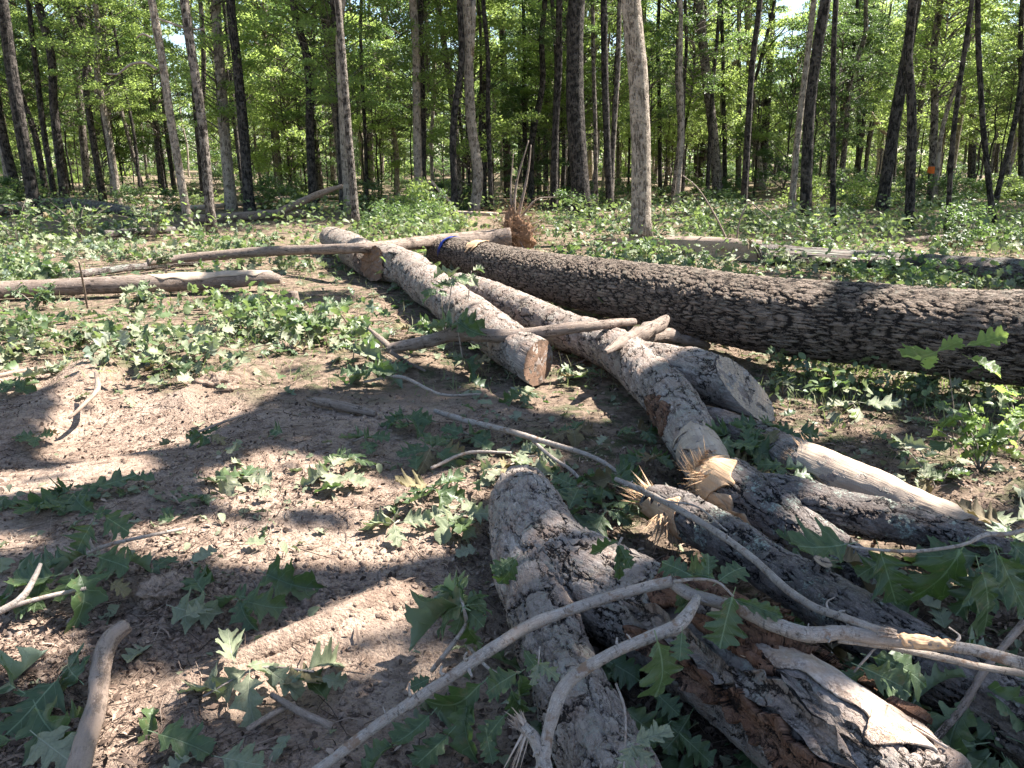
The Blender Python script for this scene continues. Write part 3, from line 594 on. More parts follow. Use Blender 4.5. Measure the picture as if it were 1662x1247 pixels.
# D: thin uprooted tree
D = Tube(hpts([(240, 426, 6, .14), (300, 419, 7, .16), (420, 409, 8, .26), (520, 405, 8, .36), (600, 402, 9, .42), (700, 393, 11, .36), (780, 389, 14, .32), (828, 386, 17, .34)]), .03, lump=.07, seed=6)
o = base_of(D); t = empty('uprooted_tree', o, 'thin uprooted tree lying across other logs, shaggy root ball standing upright at its end', 'fallen tree')
obj('trunk', D.mesh('trunk', M['weathered'], o), t)
p = at_h(838, 376, .42); r_ = np.random.default_rng(4)
def blob(name, c, rad, mat, parent, off, seed=0, sub=(20, 28), amp=.35, fr=6):
    n, k = sub; th = np.linspace(0, math.pi, n); ph = np.arange(k) / k * 2 * math.pi; T_, P_ = np.meshgrid(th, ph, indexing='ij')
    U = np.stack([np.sin(T_) * np.cos(P_), np.sin(T_) * np.sin(P_), np.cos(T_)], -1).reshape(-1, 3)
    V = np.array(c) + U * np.array(rad) * (1 + amp * fbm(U * fr * .4 + seed * 3.3, 4, seed))[:, None]
    i = np.arange(n * k).reshape(n, k); j = np.roll(i, -1, 1); F = np.stack([i[:-1], i[1:], j[1:], j[:-1]], -1).reshape(-1, 4)
    return obj(name, mesh(name, V, F, mat, attrs={'bk': V, 'rnd': np.full(len(V), .4), 'lit': np.zeros(len(V))}, off=off), parent)
blob('root_ball', p + np.array([.03, 0, -.05]), (.20, .16, .20), M['root'], t, o, 3, (60, 80), 1.0, 5); blob('root_ball', p + np.array([-.08, 0, .16]), (.10, .10, .22), M['root'], t, o, 5, (40, 50), 1.0, 6)
for k in range(30):
    a = r_.uniform(-2.4, 3.9); L = r_.uniform(.15, .55); d = np.array([math.cos(a), r_.normal(0, .5), math.sin(a)]); q1 = p + d * L * .5 + r_.normal(0, .07, 3); q2 = p + d * L + r_.normal(0, .12, 3)
    obj('root', Tube([(p, .025), (q1, .011), (q2, .002)], .05, 6, seed=k, lump=.1).mesh('root', M['weathered'], o), t)
for pts in ([(832, 372, 4, .5), (838, 300, 2, 1.0), (858, 228, 1, 1.75)], [(834, 372, 3, .5), (829, 310, 1.6, 1.0), (833, 250, .8, 1.5)], [(838, 365, 3, .5), (856, 285, 2, 1.15), (862, 235, .8, 1.6)], [(842, 358, 2, .55), (870, 325, 1.5, .8), (905, 320, .7, .85)]):
    q = [(at_y(a_, b_, p[1]), r * p[1] / FPX) for a_, b_, r, _ in pts]; obj('broken_stem', Tube(q, .06, 6, seed=len(pts)).mesh('broken_stem', M['weathered'], o), t)
P_ = p + r_.normal(0, .17, (1700, 3)) * [1.15, 1, 1.1] + np.array([0, 0, .04]); n_ = len(P_); ww = np.stack([r_.uniform(.05, .20, n_), np.full(n_, .003), np.full(n_, .003)], 1)
V, F, at = scatter(np.array(TW, float), np.array(TF_), P_, rotm(r_.uniform(0, 6.3, n_), r_.normal(.5, .8, n_), r_.uniform(0, 6, n_)), ww)
tag(obj('root_hairs', mesh('root_hairs', V - o, F, M['root'], attrs=at), t), kind='stuff')

# F: the long pale leaning log with its sawn fork and torn lower end
Fm = Tube(gpts([(745, 463, 20), (790, 478, 24), (850, 508, 28), (920, 537, 30), (985, 562, 34), (1040, 598, 39), (1085, 650, 40), (1118, 700, 39), (1142, 742, 38), (1158, 775, 36)]), .011, lump=.10, seed=8, lf=2.6)
o = base_of(Fm); tF = empty('forked_log', o, 'long pale forked log with grey sawn limb end and freshly torn lower end', 'log')
obj('trunk', Fm.mesh('trunk', M['flaky'], o), tF)
Fb = Tube(gpts([(1015, 580, 31, .03), (1075, 598, 37, .04), (1130, 610, 41, .07), (1180, 623, 40, .08), (1208, 632, 40, .08)]), .010, lump=.06, seed=9, cut1=(.38, -.46, .80))
obj('limb', Fb.mesh('limb', M['flaky'], o), tF); obj('cut_face', Fb.cap('cut_face', M['cut_grey'], -1, o, push=.005), tF)
splinters(tF, Fb.C[-1] + np.array([.0, -.05, -.12]), (.35, -.3, -.8), 12, .15, .5, .007, .07, 1, o, 60)
obj('bare_patch', Fm.shell('bare_patch', M['sawn_side'], Fm.s[-1] * .935, Fm.s[-1] * .995, -1.5, 1.7, o, lift=.008, jag=.9, ns=60, nt=40), tF)
obj('bare_patch', Fm.shell('bare_patch', M['rot'], Fm.s[-1] * .83, Fm.s[-1] * .90, .9, 1.9, o, lift=.006, jag=.6), tF)
splinters(tF, Fm.C[-1] + np.array([0, 0, .03]), (.25, -.9, .35), 16, .19, .28, .013, .06, 0, o, 120)
plates(Fm, tF, 130, .055, off=o, t0=-1.6, t1=1.8); plates(Fb, tF, 26, .05, off=o, f1=.8)
# G: the forked log below the tear
G0 = Tube(gpts([(1150, 772, 32, .03), (1185, 795, 46, .02), (1230, 822, 47, 0), (1285, 856, 40, 0), (1345, 895, 36, 0), (1420, 945, 34, 0)]), .009, lump=.10, seed=11)
o = base_of(G0); tG = empty('lichened_log', o, 'forked dark log spotted with pale green lichen, below the torn end of the forked log', 'log')
obj('trunk', G0.mesh('trunk', M['flaky_dark'], o), tG)
G1 = Tube(gpts([(1215, 800, 30, .06), (1285, 810, 33, .07), (1345, 826, 34, .08), (1410, 840, 33, .09), (1470, 852, 31, .10), (1540, 870, 29, .10), (1600, 890, 27, .10), (1720, 925, 26, .08)]), .009, lump=.09, seed=12)
obj('limb', G1.mesh('limb', M['flaky_dark'], o), tG); plates(G0, tG, 70, .045, 'plate_dark', off=o); plates(G1, tG, 90, .04, 'plate_dark', off=o)
obj('torn_face', G0.shell('torn_face', M['fresh'], .0, .26, .2, 1.5, o, lift=.012, jag=1.0, thick=.02, seed=5, ns=60), tG); obj('torn_face', G0.shell('torn_face', M['fresh'], .03, .40, 1.35, 2.2, o, lift=.008, jag=.9, thick=.02, seed=8), tG)
for f_, th_ in ((.02, .2), (.05, .9), (.09, 1.5), (.13, 1.9)): splinters(tG, G0.point(f_, th_, .01)[0], G0.T[5] * .8 + np.array([0, 0, .12]), 7, .14, .22, .012, .03, 0, o, 25)
splinters(tG, G0.point(.03, .9)[0], (-.4, .25, .75), 12, .12, .35, .014, .06, 0, o, 110)
splinters(tG, G0.point(.18, 1.4)[0], (-.8, -.3, .1), 10, .12, .5, .01, .06, 0, o, 60)
# I: stripped log behind, long sawn face in the sun
I = Tube(gpts([(1132, 676, 15), (1165, 684, 19), (1220, 708, 24), (1290, 745, 33), (1345, 772, 37), (1400, 793, 36), (1470, 820, 31), (1540, 845, 27), (1640, 880, 24)]), .011, lump=.08, seed=13)
o = base_of(I); t = empty('stripped_log', o, 'log half hidden by dark leaves, with a long pale sawn face lit by the sun', 'log')
obj('trunk', I.mesh('trunk', M['flaky'], o), t)
obj('sawn_face', I.shell('sawn_face', M['sawn_side'], I.s[-1] * .50, I.s[-1] * .93, -1.3, 1.6, o, lift=.008, jag=.25, ns=90, nt=30), t)
splinters(t, I.point(.5, .6)[0], (-.5, .5, .4), 8, .07, .6, .006, .08, 0, o, 60); plates(I, t, 24, .045, off=o, f1=.48)
# H: splintered log
H = Tube(hpts([(1062, 812, 27, .13), (1110, 835, 34, .15), (1170, 872, 38, .17), (1260, 928, 42, .18), (1360, 990, 47, .18), (1460, 1052, 52, .17), (1560, 1115, 56, .15), (1690, 1190, 62, .12), (1800, 1250, 66, .1)]), .008, lump=.09, seed=14)
o = base_of(H); t = empty('splintered_log', o, 'dark lichened log ending in long yellow splinters, above the low broad forked trunk', 'log')
obj('trunk', H.mesh('trunk', M['flaky_dark'], o), t); plates(H, t, 170, .04, 'plate_dark', off=o)
obj('torn_wood', H.shell('torn_wood', M['fresh'], .0, .30, .9, 2.9, o, lift=.006, jag=.6), t)
splinters(t, H.C[0] + np.array([0, 0, -.01]), -H.T[0] + np.array([-.1, 0, .02]), 36, .20, .33, .015, .045, 0, o, 160)
splinters(t, H.point(.12, 1.7)[0], (-.3, -.8, -.5), 12, .13, .6, .009, .05, 0, o, 60)
p, tt, nr = H.point(.52, -.25, -.02); kb = Tube([(p - nr * .02, .034), (p + nr * .05 + np.array([0, -.02, 0]), .028)], .008, 20, lump=.12, seed=3)
obj('knot', kb.mesh('knot', M['flaky_dark'], o), t); obj('knot_face', kb.cap('knot_face', M['cut'], -1, o), t)
# J: the low broad forked trunk in front
J0 = Tube(gpts([(846, 786, 30), (850, 815, 52), (862, 860, 62), (895, 905, 66), (950, 945, 70), (1030, 985, 74), (1110, 1035, 80), (1190, 1090, 88), (1280, 1155, 96), (1380, 1240, 106), (1500, 1340, 118)]), .0075, lump=.10, seed=15, lf=3)
o = base_of(J0); tJ = empty('broad_forked_trunk', o, 'broad grey flaky trunk splitting into two limbs, rotten red wood on the lower limb', 'log')
obj('trunk', J0.mesh('trunk', M['flaky'], o), tJ)
J1 = Tube(gpts([(835, 830, 36), (845, 880, 50), (862, 940, 54), (880, 1000, 54), (905, 1070, 56), (940, 1150, 62), (985, 1240, 68), (1040, 1350, 78)]), .0075, lump=.10, seed=16, lf=3)
obj('limb', J1.mesh('limb', M['flaky'], o), tJ)
plates(J0, tJ, 170, .05, off=o, f0=.04, f1=.6, t0=-1.5, t1=1.8); plates(J1, tJ, 110, .045, off=o, t0=-1.5, t1=1.5)
SL0 = J0.s[-1]
def arc_at(tb, px, py):
    q = tb.C - CP; d = q[:, 1] * math.cos(PITCH) - q[:, 2] * math.sin(PITCH); u = CX + FPX * q[:, 0] / d; v = CY - FPX * (q[:, 1] * math.sin(PITCH) + q[:, 2] * math.cos(PITCH)) / d
    return tb.s[np.argmin((u - px) ** 2 + (v - py) ** 2)]
JA, JB = arc_at(J0, 1060, 1005), arc_at(J0, 1470, 1315)
Q = lambda a: JA + (a - .44) / .56 * (JB - JA)
obj('bare_wood', J0.shell('bare_wood', M['bare'], Q(.58), Q(1.0), -.95, .35, o, lift=.016, jag=.6, ns=190, nt=70), tJ)
obj('rotten_wood', J0.shell('rotten_wood', M['rot'], Q(.46), Q(.74), -1.0, .35, o, lift=.030, jag=.9, ns=120, nt=80, seed=4, thick=.012), tJ)
for f_ in (.5, .58, .66, .74, .82, .9): splinters(tJ, J0.point(Q(f_) / SL0, -.95, .012)[0], J0.T[-60] + np.array([.05, 0, .1]), 5, .13, .12, .014, .03, 2, o, 20)
for k, (a0, a1, b0, b1, cu) in enumerate(((.46, .74, .72, 1.05, .03), (.50, .72, 1.1, 1.4, .03), (.73, .97, .62, .95, .03), (.74, .99, 1.02, 1.35, .03), (.60, .78, .36, .58, .012), (.80, .97, .34, .56, .012), (.70, .96, -1.75, -1.42, .03), (.57, .63, -.30, -.12, .02), (.64, .73, -.02, .16, .02))):
    obj('bark_slab', J0.shell('bark_slab', M['slab'] if k in (0, 2, 5, 6) else M['rot'], Q(a0), Q(a1), b0, b1, o, lift=.016, jag=.5, curl=cu * .8, seed=k + 2, thick=.012, ns=130, nt=34), tJ)
splinters(tJ, J0.point(Q(.66) / SL0, -.5)[0], (.4, -.8, .1), 14, .09, .3, .008, .06, 2, o, 120)

# ================================================================ branches and sticks
def stick(name, pts, mat, label, cat='branch', step=.012, lump=.11, seed=0, kind='h', seg=None, group=None, sub=()):
    tb = Tube(hpts(pts) if kind == 'h' else gpts(pts), step, seg, lump=lump, seed=seed); o = base_of(tb)
    t = empty(name, o, label, cat, group); obj('stem', tb.mesh('stem', M[mat], o), t)
    if mat == 'smooth' and step < .01:
        for _ in range(5):
            p, tt, nr = tb.point(random.uniform(.05, .95), random.uniform(-1.8, 1.8), -.002); L_ = random.uniform(.010, .035); rr = random.uniform(.002, .005)
            obj('twig_stub', Tube([(p, rr * 1.6), (p + (nr + tt * random.uniform(-.6, .6)) * L_ * .5, rr), (p + (nr + tt * random.uniform(-.8, .8)) * L_, rr * .8)], .006, 7, lump=.15).mesh('twig_stub', M[mat], o), t)
    for s_ in sub:
        b = Tube(hpts(s_), step, seg, lump=lump, seed=seed + 5); obj('side_branch', b.mesh('side_branch', M[mat], o), t)
    return t, tb, o
t, tb, o = stick('bare_branch', [(440, 1300, 9, .06), (520, 1247, 9, .09), (620, 1172, 9, .16), (720, 1106, 9, .24), (800, 1052, 10, .30), (870, 1011, 10, .33), (980, 972, 9, .37), (1050, 953, 9, .40), (1092, 944, 9, .42)], 'smooth', 'long pale bare branch sloping up over the low broad trunk to a bent elbow', seed=1, step=.008, seg=16)
splinters(t, tb.C[-1], (.1, 0, 1), 5, .03, .5, .003, .006, 1, o, 16)
t, tb, o = stick('bare_branch', [(1088, 944, 9, .415), (1120, 965, 10, .40), (1160, 976, 11, .39), (1210, 992, 12, .38), (1260, 1015, 13, .37), (1310, 1030, 13, .37), (1370, 1027, 12, .38), (1430, 1036, 12, .39), (1500, 1045, 11, .40), (1580, 1055, 10, .41), (1660, 1077, 10, .41), (1760, 1100, 10, .4)], 'smooth', 'mottled branch with a pale cracked joint crossing the dark lichened log', seed=2, step=.008, seg=16)
sl_ = tb.s[-1]; obj('peeled_wood', tb.shell('peeled_wood', M['fresh'], sl_ * .60, sl_ * .73, -1.2, 1.7, o, lift=.002, jag=.15, thick=.002), t)
splinters(t, tb.point(.60, 0)[0], (-.9, 0, .15), 14, .05, .25, .007, .010, 1, o, 40); splinters(t, tb.point(.56, .3)[0], (.9, -.1, .15), 12, .045, .25, .007, .012, 1, o, 40)
t, tb, o = stick('crooked_branch', [(865, 1330, 12, .12), (880, 1247, 11, .18), (893, 1175, 11, .25), (920, 1110, 11, .31), (985, 1065, 10, .36), (1050, 1036, 10, .39), (1100, 1015, 11, .40), (1124, 985, 9, .41), (1132, 968, 7, .40)], 'smooth', 'crooked pale branch bending down in front of the slim limb of the broad trunk', seed=3, step=.008, seg=16)
stick('thin_branch', [(1000, 778, 4, .22), (1045, 798, 5, .26), (1100, 826, 5, .30), (1160, 862, 6, .32), (1220, 905, 6, .34), (1275, 955, 7, .36), (1320, 985, 7, .385), (1370, 1003, 7, .40), (1440, 1028, 7, .41)], 'smooth', 'thin olive grey branch curving along the top of the splintered log', seed=4, step=.008, seg=12, sub=([(1035, 790, 3, .26), (1075, 812, 2, .33), (1130, 822, 1.5, .33), (1180, 862, 1.5, .34)],))
stick('thin_branch', [(1360, 1040, 4, .36), (1440, 1050, 5, .36), (1520, 1066, 6, .36), (1600, 1084, 6, .36), (1700, 1098, 6, .36)], 'smooth', 'slender grey branch just below the cracked joint of the mottled branch', seed=5, step=.01, seg=10)
stick('thin_branch', [(1662, 1010, 6, .3), (1600, 1085, 7, .25), (1560, 1150, 7, .18), (1480, 1245, 8, .1)], 'weathered', 'dull brown branch passing down under the slender grey branch', seed=6, step=.012, seg=10)
t, tb, o = stick('snapped_stick', [(893, 1290, 12, .16), (882, 1235, 12, .19), (868, 1200, 11, .22), (848, 1178, 9, .24)], 'smooth', 'short snapped stick with a frayed pale tip between large leaves', seed=7, step=.007, seg=14)
splinters(t, tb.C[-1], (-.5, .3, .4), 16, .05, .6, .007, .015, 1, o, 60); splinters(t, tb.C[-3], (-.3, -.5, -.6), 5, .12, .25, .006, .01, 1, o, 8)
stick('dead_branch', [(628, 566, 8, .16), (665, 560, 10, .19), (700, 553, 11, .22), (740, 543, 12, .26), (800, 545, 11, .28), (860, 542, 11, .30), (920, 534, 10, .35), (980, 527, 8, .36), (1030, 522, 6, .34)], 'weathered', 'weathered dead branch laid across the sawn log and the forked log', seed=8, step=.015, seg=14,
      sub=([(635, 566, 6, .16), (612, 545, 4, .2), (598, 533, 2.5, .22)], [(632, 570, 4, .15), (660, 588, 3, .06), (690, 602, 2, .03)]))
t, tb, o = stick('broken_slab', [(982, 572, 4, .30), (1010, 556, 11, .31), (1045, 540, 14, .32), (1075, 524, 11, .34), (1082, 516, 6, .36)], 'weathered', 'jagged grey slab of dead wood propped on the long forked log', 'wood piece', seed=9, step=.012, seg=10, lump=.25)
stick('broken_slab', [(1030, 556, 6, .22), (1070, 545, 12, .2), (1110, 552, 10, .14), (1150, 562, 5, .06)], 'weathered', 'dark broken slab lying behind the jagged grey slab', 'wood piece', seed=10, step=.015, seg=10, lump=.3)
stick('long_stick', [(706, 667, 4, .04), (760, 684, 5, .06), (820, 698, 5, .08), (880, 716, 4.5, .09), (960, 741, 4, .09), (1010, 772, 3, .05), (1040, 796, 2.5, .03)], 'smooth', 'long thin pale stick slanting over leaves below the sawn log', seed=11, step=.012, seg=9,
      sub=([(858, 708, 3.5, .08), (890, 738, 3, .06), (925, 762, 3, .03), (945, 782, 2.5, .01)],))
t, tb, o = stick('club_stick', [(205, 1016, 12, .09), (178, 1040, 15, .08), (163, 1085, 16, .07), (158, 1140, 17, .06), (140, 1200, 19, .05), (118, 1290, 21, .04)], 'dusty', 'thick dusty bent stick standing out of the soil in the near corner', seed=12, step=.008, lump=.09)
stick('half_buried_root', [(300, 1112, 14, -.008), (400, 1068, 18, .002), (480, 1035, 22, .004), (560, 1003, 25, .0), (650, 962, 20, -.012)], 'soil', 'dusty half buried pole lying in the churned soil', 'root', seed=13, step=.012)
for k, (pts, mt, lb) in enumerate([
    ([(112, 680, 2.5, .06), (138, 655, 4, .12), (158, 632, 5, .16), (156, 605, 3.5, .2)], 'dusty', 'bent twig standing over the sunlit sandy hollow'),
    ([(500, 648, 5, .04), (535, 655, 8, .04), (580, 665, 8, .03), (610, 672, 5, .02)], 'weathered', 'dark stubby stick in shadow beyond the churned soil'),
    ([(310, 706, 2, .03), (350, 690, 2.5, .05), (395, 674, 2, .05)], 'dusty', 'thin twig lying at the shaded rim of the sandy hollow'),
    ([(-40, 1010, 7, .05), (30, 975, 6, .10), (60, 930, 4, .16), (66, 915, 3, .18)], 'smooth', 'pale twig among the green leaves at the left edge'),
    ([(0, 990, 4, .08), (70, 970, 4, .10), (140, 955, 3, .10)], 'smooth', 'pale straight twig lying under the left leaf cluster'),
    ([(90, 925, 3, .10), (160, 890, 3.5, .12), (230, 872, 3, .12), (300, 858, 2.5, .08)], 'smooth', 'long thin twig rising out of the left leaf cluster toward the sunlit strip'),
    ([(155, 900, 2.5, .10), (143, 868, 2.5, .18), (150, 845, 2, .24), (165, 828, 1.5, .28)], 'smooth', 'upright hooked twig holding a few leaves over the left leaf cluster'),
    ([(-10, 612, 4, .06), (30, 604, 4, .06), (70, 597, 3, .05)], 'dusty', 'short stick at the left edge above the shaded hollow'),
    ([(128, 425, 1.6, .6), (135, 460, 1.8, .35), (142, 500, 2, .05)], 'weathered', 'upright bare twig in front of the brown log'),
    ([(440, 1128, 5, .05), (495, 1160, 7, .05), (540, 1180, 7, .03)], 'weathered', 'short brown stick beside the wilted leaf heap'),
    ([(400, 1185, 5, .03), (440, 1160, 6, .04), (478, 1142, 5, .03)], 'dusty', 'small grey stick in front of the wilted leaf heap'),
    ([(700, 760, 3, .03), (760, 735, 3, .04), (830, 735, 2, .04)], 'smooth', 'short thin twig beside the forked pale stick'),
    ([(590, 620, 2, .05), (650, 612, 3, .08), (715, 640, 2.5, .06), (780, 640, 2, .03)], 'smooth', 'wavy twig in the shade in front of the sawn log'),
    ([(700, 1090, 4, .10), (735, 1045, 4, .18), (757, 1010, 3, .24), (752, 985, 2, .3)], 'smooth', 'curved twig holding the dark leaf spray beside the slim limb')]):
    nm, ct = ('stick', 'stick') if k in (1, 7, 9, 10) else ('twig', 'twig')
    stick(nm, pts, mt, lb, ct, seed=20 + k, step=.02, seg=7, lump=.08)
# stumps and clods
p = at_h(476, 488, .05); tb = Tube([(p + np.array([0, 0, -.1]), .08), (p + np.array([0, 0, .10]), .055)], .02, 30, lump=.2, seed=30); t = empty('small_stump', p, 'small torn reddish stump beside the dark leaf heap', 'stump')
obj('trunk', tb.mesh('trunk', M['weathered'], p), t); splinters(t, tb.C[-1], (0, 0, 1), 9, .06, .4, .012, .07, 2, p, 30)
for k, (a_, b_, rr, lb) in enumerate(((352, 628, .15, 'crumbly clod of roots and soil on the rim of the sandy hollow'), (262, 962, .09, 'rounded clod of soil behind the thick bent stick'), (470, 570, .12, 'low clod of soil beyond the sandy hollow'))):
    p = at_h(a_, b_, .03); bo = blob('soil_clod', p, (rr, rr * .8, rr * .55), M['soil'], None, p, k, (34, 46), .7, 8); bo.location = p; tag(bo, lb, 'clod', 'clods of churned soil')
    n_ = 260; P_ = p + rng.normal(0, 1, (n_, 3)) * np.array([rr * .6, rr * .5, rr * .35]); ww = np.stack([rng.uniform(.03, .10, n_), np.full(n_, .0014), np.full(n_, .0014)], 1)
    V, F, at = scatter(np.array(TW, float), np.array(TF_), P_, rotm(rng.uniform(0, 6.3, n_), rng.normal(0, .6, n_), rng.uniform(0, 6, n_)), ww)
    tag(obj('root_hairs', mesh('root_hairs', V - p, F, M['litter'], attrs=at), bo), kind='stuff')
# farther logs
def farlog(pts, mat, label, cuts=(None, None), seed=0, ysub=(), name='fallen_log', step=.06):
    tb = Tube(gpts(pts), step, lump=.10, seed=seed, cut0=cuts[0], cut1=cuts[1]); o = base_of(tb); t = empty(name, o, label, 'log')
    obj('trunk', tb.mesh('trunk', M[mat], o), t)
    for e, c in ((0, cuts[0]), (-1, cuts[1])):
        if c is not None: obj('cut_face', tb.cap('cut_face', M['cut'], e, o), t)
    for s_ in ysub:
        Y = o[1]; obj('limb', Tube([(at_y(a_, b_, Y), w_ * Y / FPX) for a_, b_, w_ in s_], step, lump=.1, seed=seed + 3).mesh('limb', M[mat], o), t)
farlog([(1140, 397, 12), (1190, 400, 13), (1235, 402, 13)], 'weathered', 'short sawn log end with pale cut face, first log beyond the thickest trunk', ((-.5, -.8, .1), None), 40)
farlog([(1185, 408, 14), (1300, 416, 15), (1420, 424, 16), (1540, 432, 17), (1700, 442, 18), (1900, 452, 20)], 'flaky_dark', 'long grey log half hidden in leafy seedlings beyond the thickest trunk', ((-.6, -.7, .1), None), 41)
farlog([(1470, 392, 5), (1530, 386, 5), (1610, 389, 5), (1700, 380, 5)], 'weathered', 'thin pale pole lying among bushes near the right edge', seed=42)
farlog([(-120, 352, 9), (0, 342, 9), (60, 333, 9), (120, 331, 9), (180, 338, 8), (225, 345, 7)], 'flaky_dark', 'dark log lying in the shaded bushes near the left edge', seed=43)
farlog([(310, 357, 7), (380, 352, 7), (440, 349, 8), (500, 347, 6)], 'weathered', 'fallen trunk resting against the two slim pale trees', seed=44, ysub=([(450, 347, 7), (485, 330, 6), (520, 314, 5), (556, 302, 3)],))
farlog([(300, 338, 4), (350, 335, 4), (398, 330, 4)], 'bare', 'pale torn pole behind the two slim pale trees', seed=45)
farlog([(410, 338, 4), (440, 325, 4), (490, 320, 3), (545, 320, 2)], 'weathered', 'small curved branch beyond the leaning fallen limb', seed=46)
farlog([(195, 322, 5), (240, 322, 5), (290, 323, 4)], 'bare', 'short pale log lying between slim trees deep on the shaded side', seed=47)
farlog([(25, 312, 5), (75, 313, 5)], 'bare', 'small brown log in the gap of the dark bushes near the left edge', seed=48)
farlog([(668, 342, 3), (735, 345, 3), (808, 348, 3)], 'bare', 'thin pale fallen pole in the bushes behind the root ball', seed=49, ysub=([(700, 294, 2), (720, 318, 2), (735, 332, 2)],))
farlog([(-30, 452, 6), (100, 448, 6), (200, 436, 6), (330, 424, 6)], 'flaky_dark', 'dark pole in shade just behind the brown log', seed=50)
farlog([(170, 380, 6), (240, 375, 6), (310, 372, 5)], 'flaky_dark', 'dark low log in front of the two slim pale trees', seed=51)
# ================================================================ leafy sprays in the foreground: every large leaf its own part
def keyleaves(label, leaves, twig=None, cat='leaf spray', mat='smooth'):
    """leaves: (base px, py, tip px, py, base height, tip height, kind[, width])"""
    p0 = at_h(leaves[0][0], leaves[0][1], 0); o = np.array([p0[0], p0[1], 0]); t = empty('oak_spray', o, label, cat)
    if twig: obj('twig', Tube(hpts(twig), .012, 7, seed=len(leaves), lump=.08).mesh('twig', M[mat], o), t)
    for q in leaves:
        b, e = at_h(q[0], q[1], q[4]), at_h(q[2], q[3], q[5])
        up_ = (0, -.5, 1)
        if q[4] >= .25 and q[3] > q[1] + 25:                          # hanging leaves drop almost straight down
            e = at_y(q[2], q[3], b[1] - .05); e[2] = max(e[2], .06); up_ = (0, -1, .5)
        leaf_at(t, b, e, q[6], up_, o, var=random.choice((0, 1, 2, 4, 6)) if up_[1] == -1 else None, wid=q[7] if len(q) > 7 else 1.0)
    return t
keyleaves('spray of huge pointed oak leaves hanging over the splintered log, widest one hand shaped', [
    (1376, 884, 1268, 908, .42, .38, 'r', 1.15), (1427, 893, 1464, 1000, .42, .32, 'r', .9), (1560, 893, 1492, 1026, .42, .35, 'r', 1.0), (1589, 922, 1634, 1052, .42, .30, 'r'),
    (1622, 902, 1672, 1015, .42, .32, 'r', .8), (1298, 888, 1248, 864, .40, .42, 'r', .6), (1440, 905, 1385, 940, .36, .30, 'r'), (1600, 935, 1540, 1010, .34, .28, 'r'), (1640, 880, 1690, 930, .42, .40, 'r')],
    [(1700, 850, 3, .44), (1640, 866, 4, .45), (1600, 868, 4, .45), (1560, 885, 3, .45), (1480, 895, 3, .43), (1400, 890, 2.5, .42), (1370, 884, 2, .42)])
keyleaves('three broad dull green oak leaves on a thin stalk below the slender grey branch', [
    (1415, 1066, 1536, 1102, .34, .28, 'w', 1.1), (1398, 1083, 1506, 1130, .32, .26, 'w', 1.05), (1405, 1088, 1352, 1112, .3, .27, 'w', .8)],
    [(1432, 1040, 2, .36), (1400, 1075, 2, .33), (1375, 1105, 2, .25)])
keyleaves('large rounded oak leaves hanging where the pale bare branch reaches its elbow', [
    (1189, 968, 1162, 1065, .44, .30, 'w', 1.25), (1190, 972, 1290, 1006, .43, .41, 'w', .5), (1067, 1040, 1099, 1154, .42, .26, 'w', 1.2), (1107, 1026, 1102, 1082, .42, .34, 'w', 1.2),
    (1160, 942, 1090, 905, .45, .47, 'w'), (1165, 945, 1214, 906, .45, .50, 'w', 1.2), (1125, 938, 1062, 898, .44, .46, 'w'), (1150, 935, 1150, 890, .46, .5, 'w'), (1140, 960, 1080, 975, .38, .33, 'w'), (1100, 960, 1120, 1010, .37, .3, 'w')],
    [(1094, 944, 3, .43), (1130, 940, 3, .45), (1165, 945, 2.5, .45), (1190, 968, 2, .44)])
keyleaves('narrow dark leaf pair dangling over the broad trunk beside its split', [(1003, 880, 950, 892, .42, .40, 'w', .5), (1003, 882, 1030, 930, .42, .34, 'w', .8), (1002, 884, 1008, 955, .42, .32, 'w', .5)], [(1010, 872, 2, .44), (1003, 885, 2, .42)])
keyleaves('dark green spray of curled leaves at the left flank of the broad trunk', [
    (752, 985, 676, 938, .3, .26, 'w', 1.1), (752, 985, 690, 1000, .3, .2, 'w', 1.2), (752, 985, 770, 925, .3, .3, 'w', 1.1), (752, 985, 790, 1020, .28, .16, 'w', 1.2), (750, 985, 740, 1040, .28, .14, 'w'),
    (755, 985, 800, 975, .3, .25, 'w', 1.1), (745, 975, 720, 925, .28, .28, 'w', 1.1), (756, 1000, 765, 1068, .2, .08, 'w'), (745, 990, 700, 960, .22, .15, 'w')], [(757, 1010, 3, .24), (752, 985, 2.5, .3), (745, 960, 2, .3)])
keyleaves('single folded leaf pair resting on the edge of the broad trunk', [(835, 905, 795, 935, .33, .27, 'w'), (838, 905, 812, 960, .33, .22, 'w')])
keyleaves('mass of broad shaded leaves filling the corner below the pale bare branch', [
    (842, 1092, 775, 1128, .22, .14, 'w', 1.15), (842, 1094, 866, 1150, .22, .12, 'w', 1.15), (782, 1110, 690, 1192, .16, .06, 'w', 1.1), (830, 1120, 850, 1185, .18, .08, 'w', 1.2), (700, 1160, 636, 1232, .12, .05, 'w', 1.1),
    (800, 1060, 735, 1075, .16, .1, 'w', 1.1), (760, 1140, 735, 1230, .12, .05, 'w', 1.1), (820, 1160, 770, 1220, .12, .05, 'w'), (700, 1100, 660, 1120, .1, .06, 'w'), (790, 1190, 800, 1250, .1, .04, 'w'), (640, 1210, 560, 1240, .07, .04, 'w', 1.1),
    (730, 1190, 660, 1260, .08, .04, 'w'), (850, 1055, 880, 1100, .25, .2, 'w')], [(760, 1050, 3, .14), (800, 1090, 3, .15), (842, 1092, 2, .22)])
keyleaves('bright curled yellow green leaf just above the crooked branch', [(874, 1076, 915, 1108, .40, .36, 'f', .7), (874, 1076, 862, 1120, .40, .33, 'f', .6)], [(876, 1050, 1.5, .42), (874, 1078, 1.5, .40)])
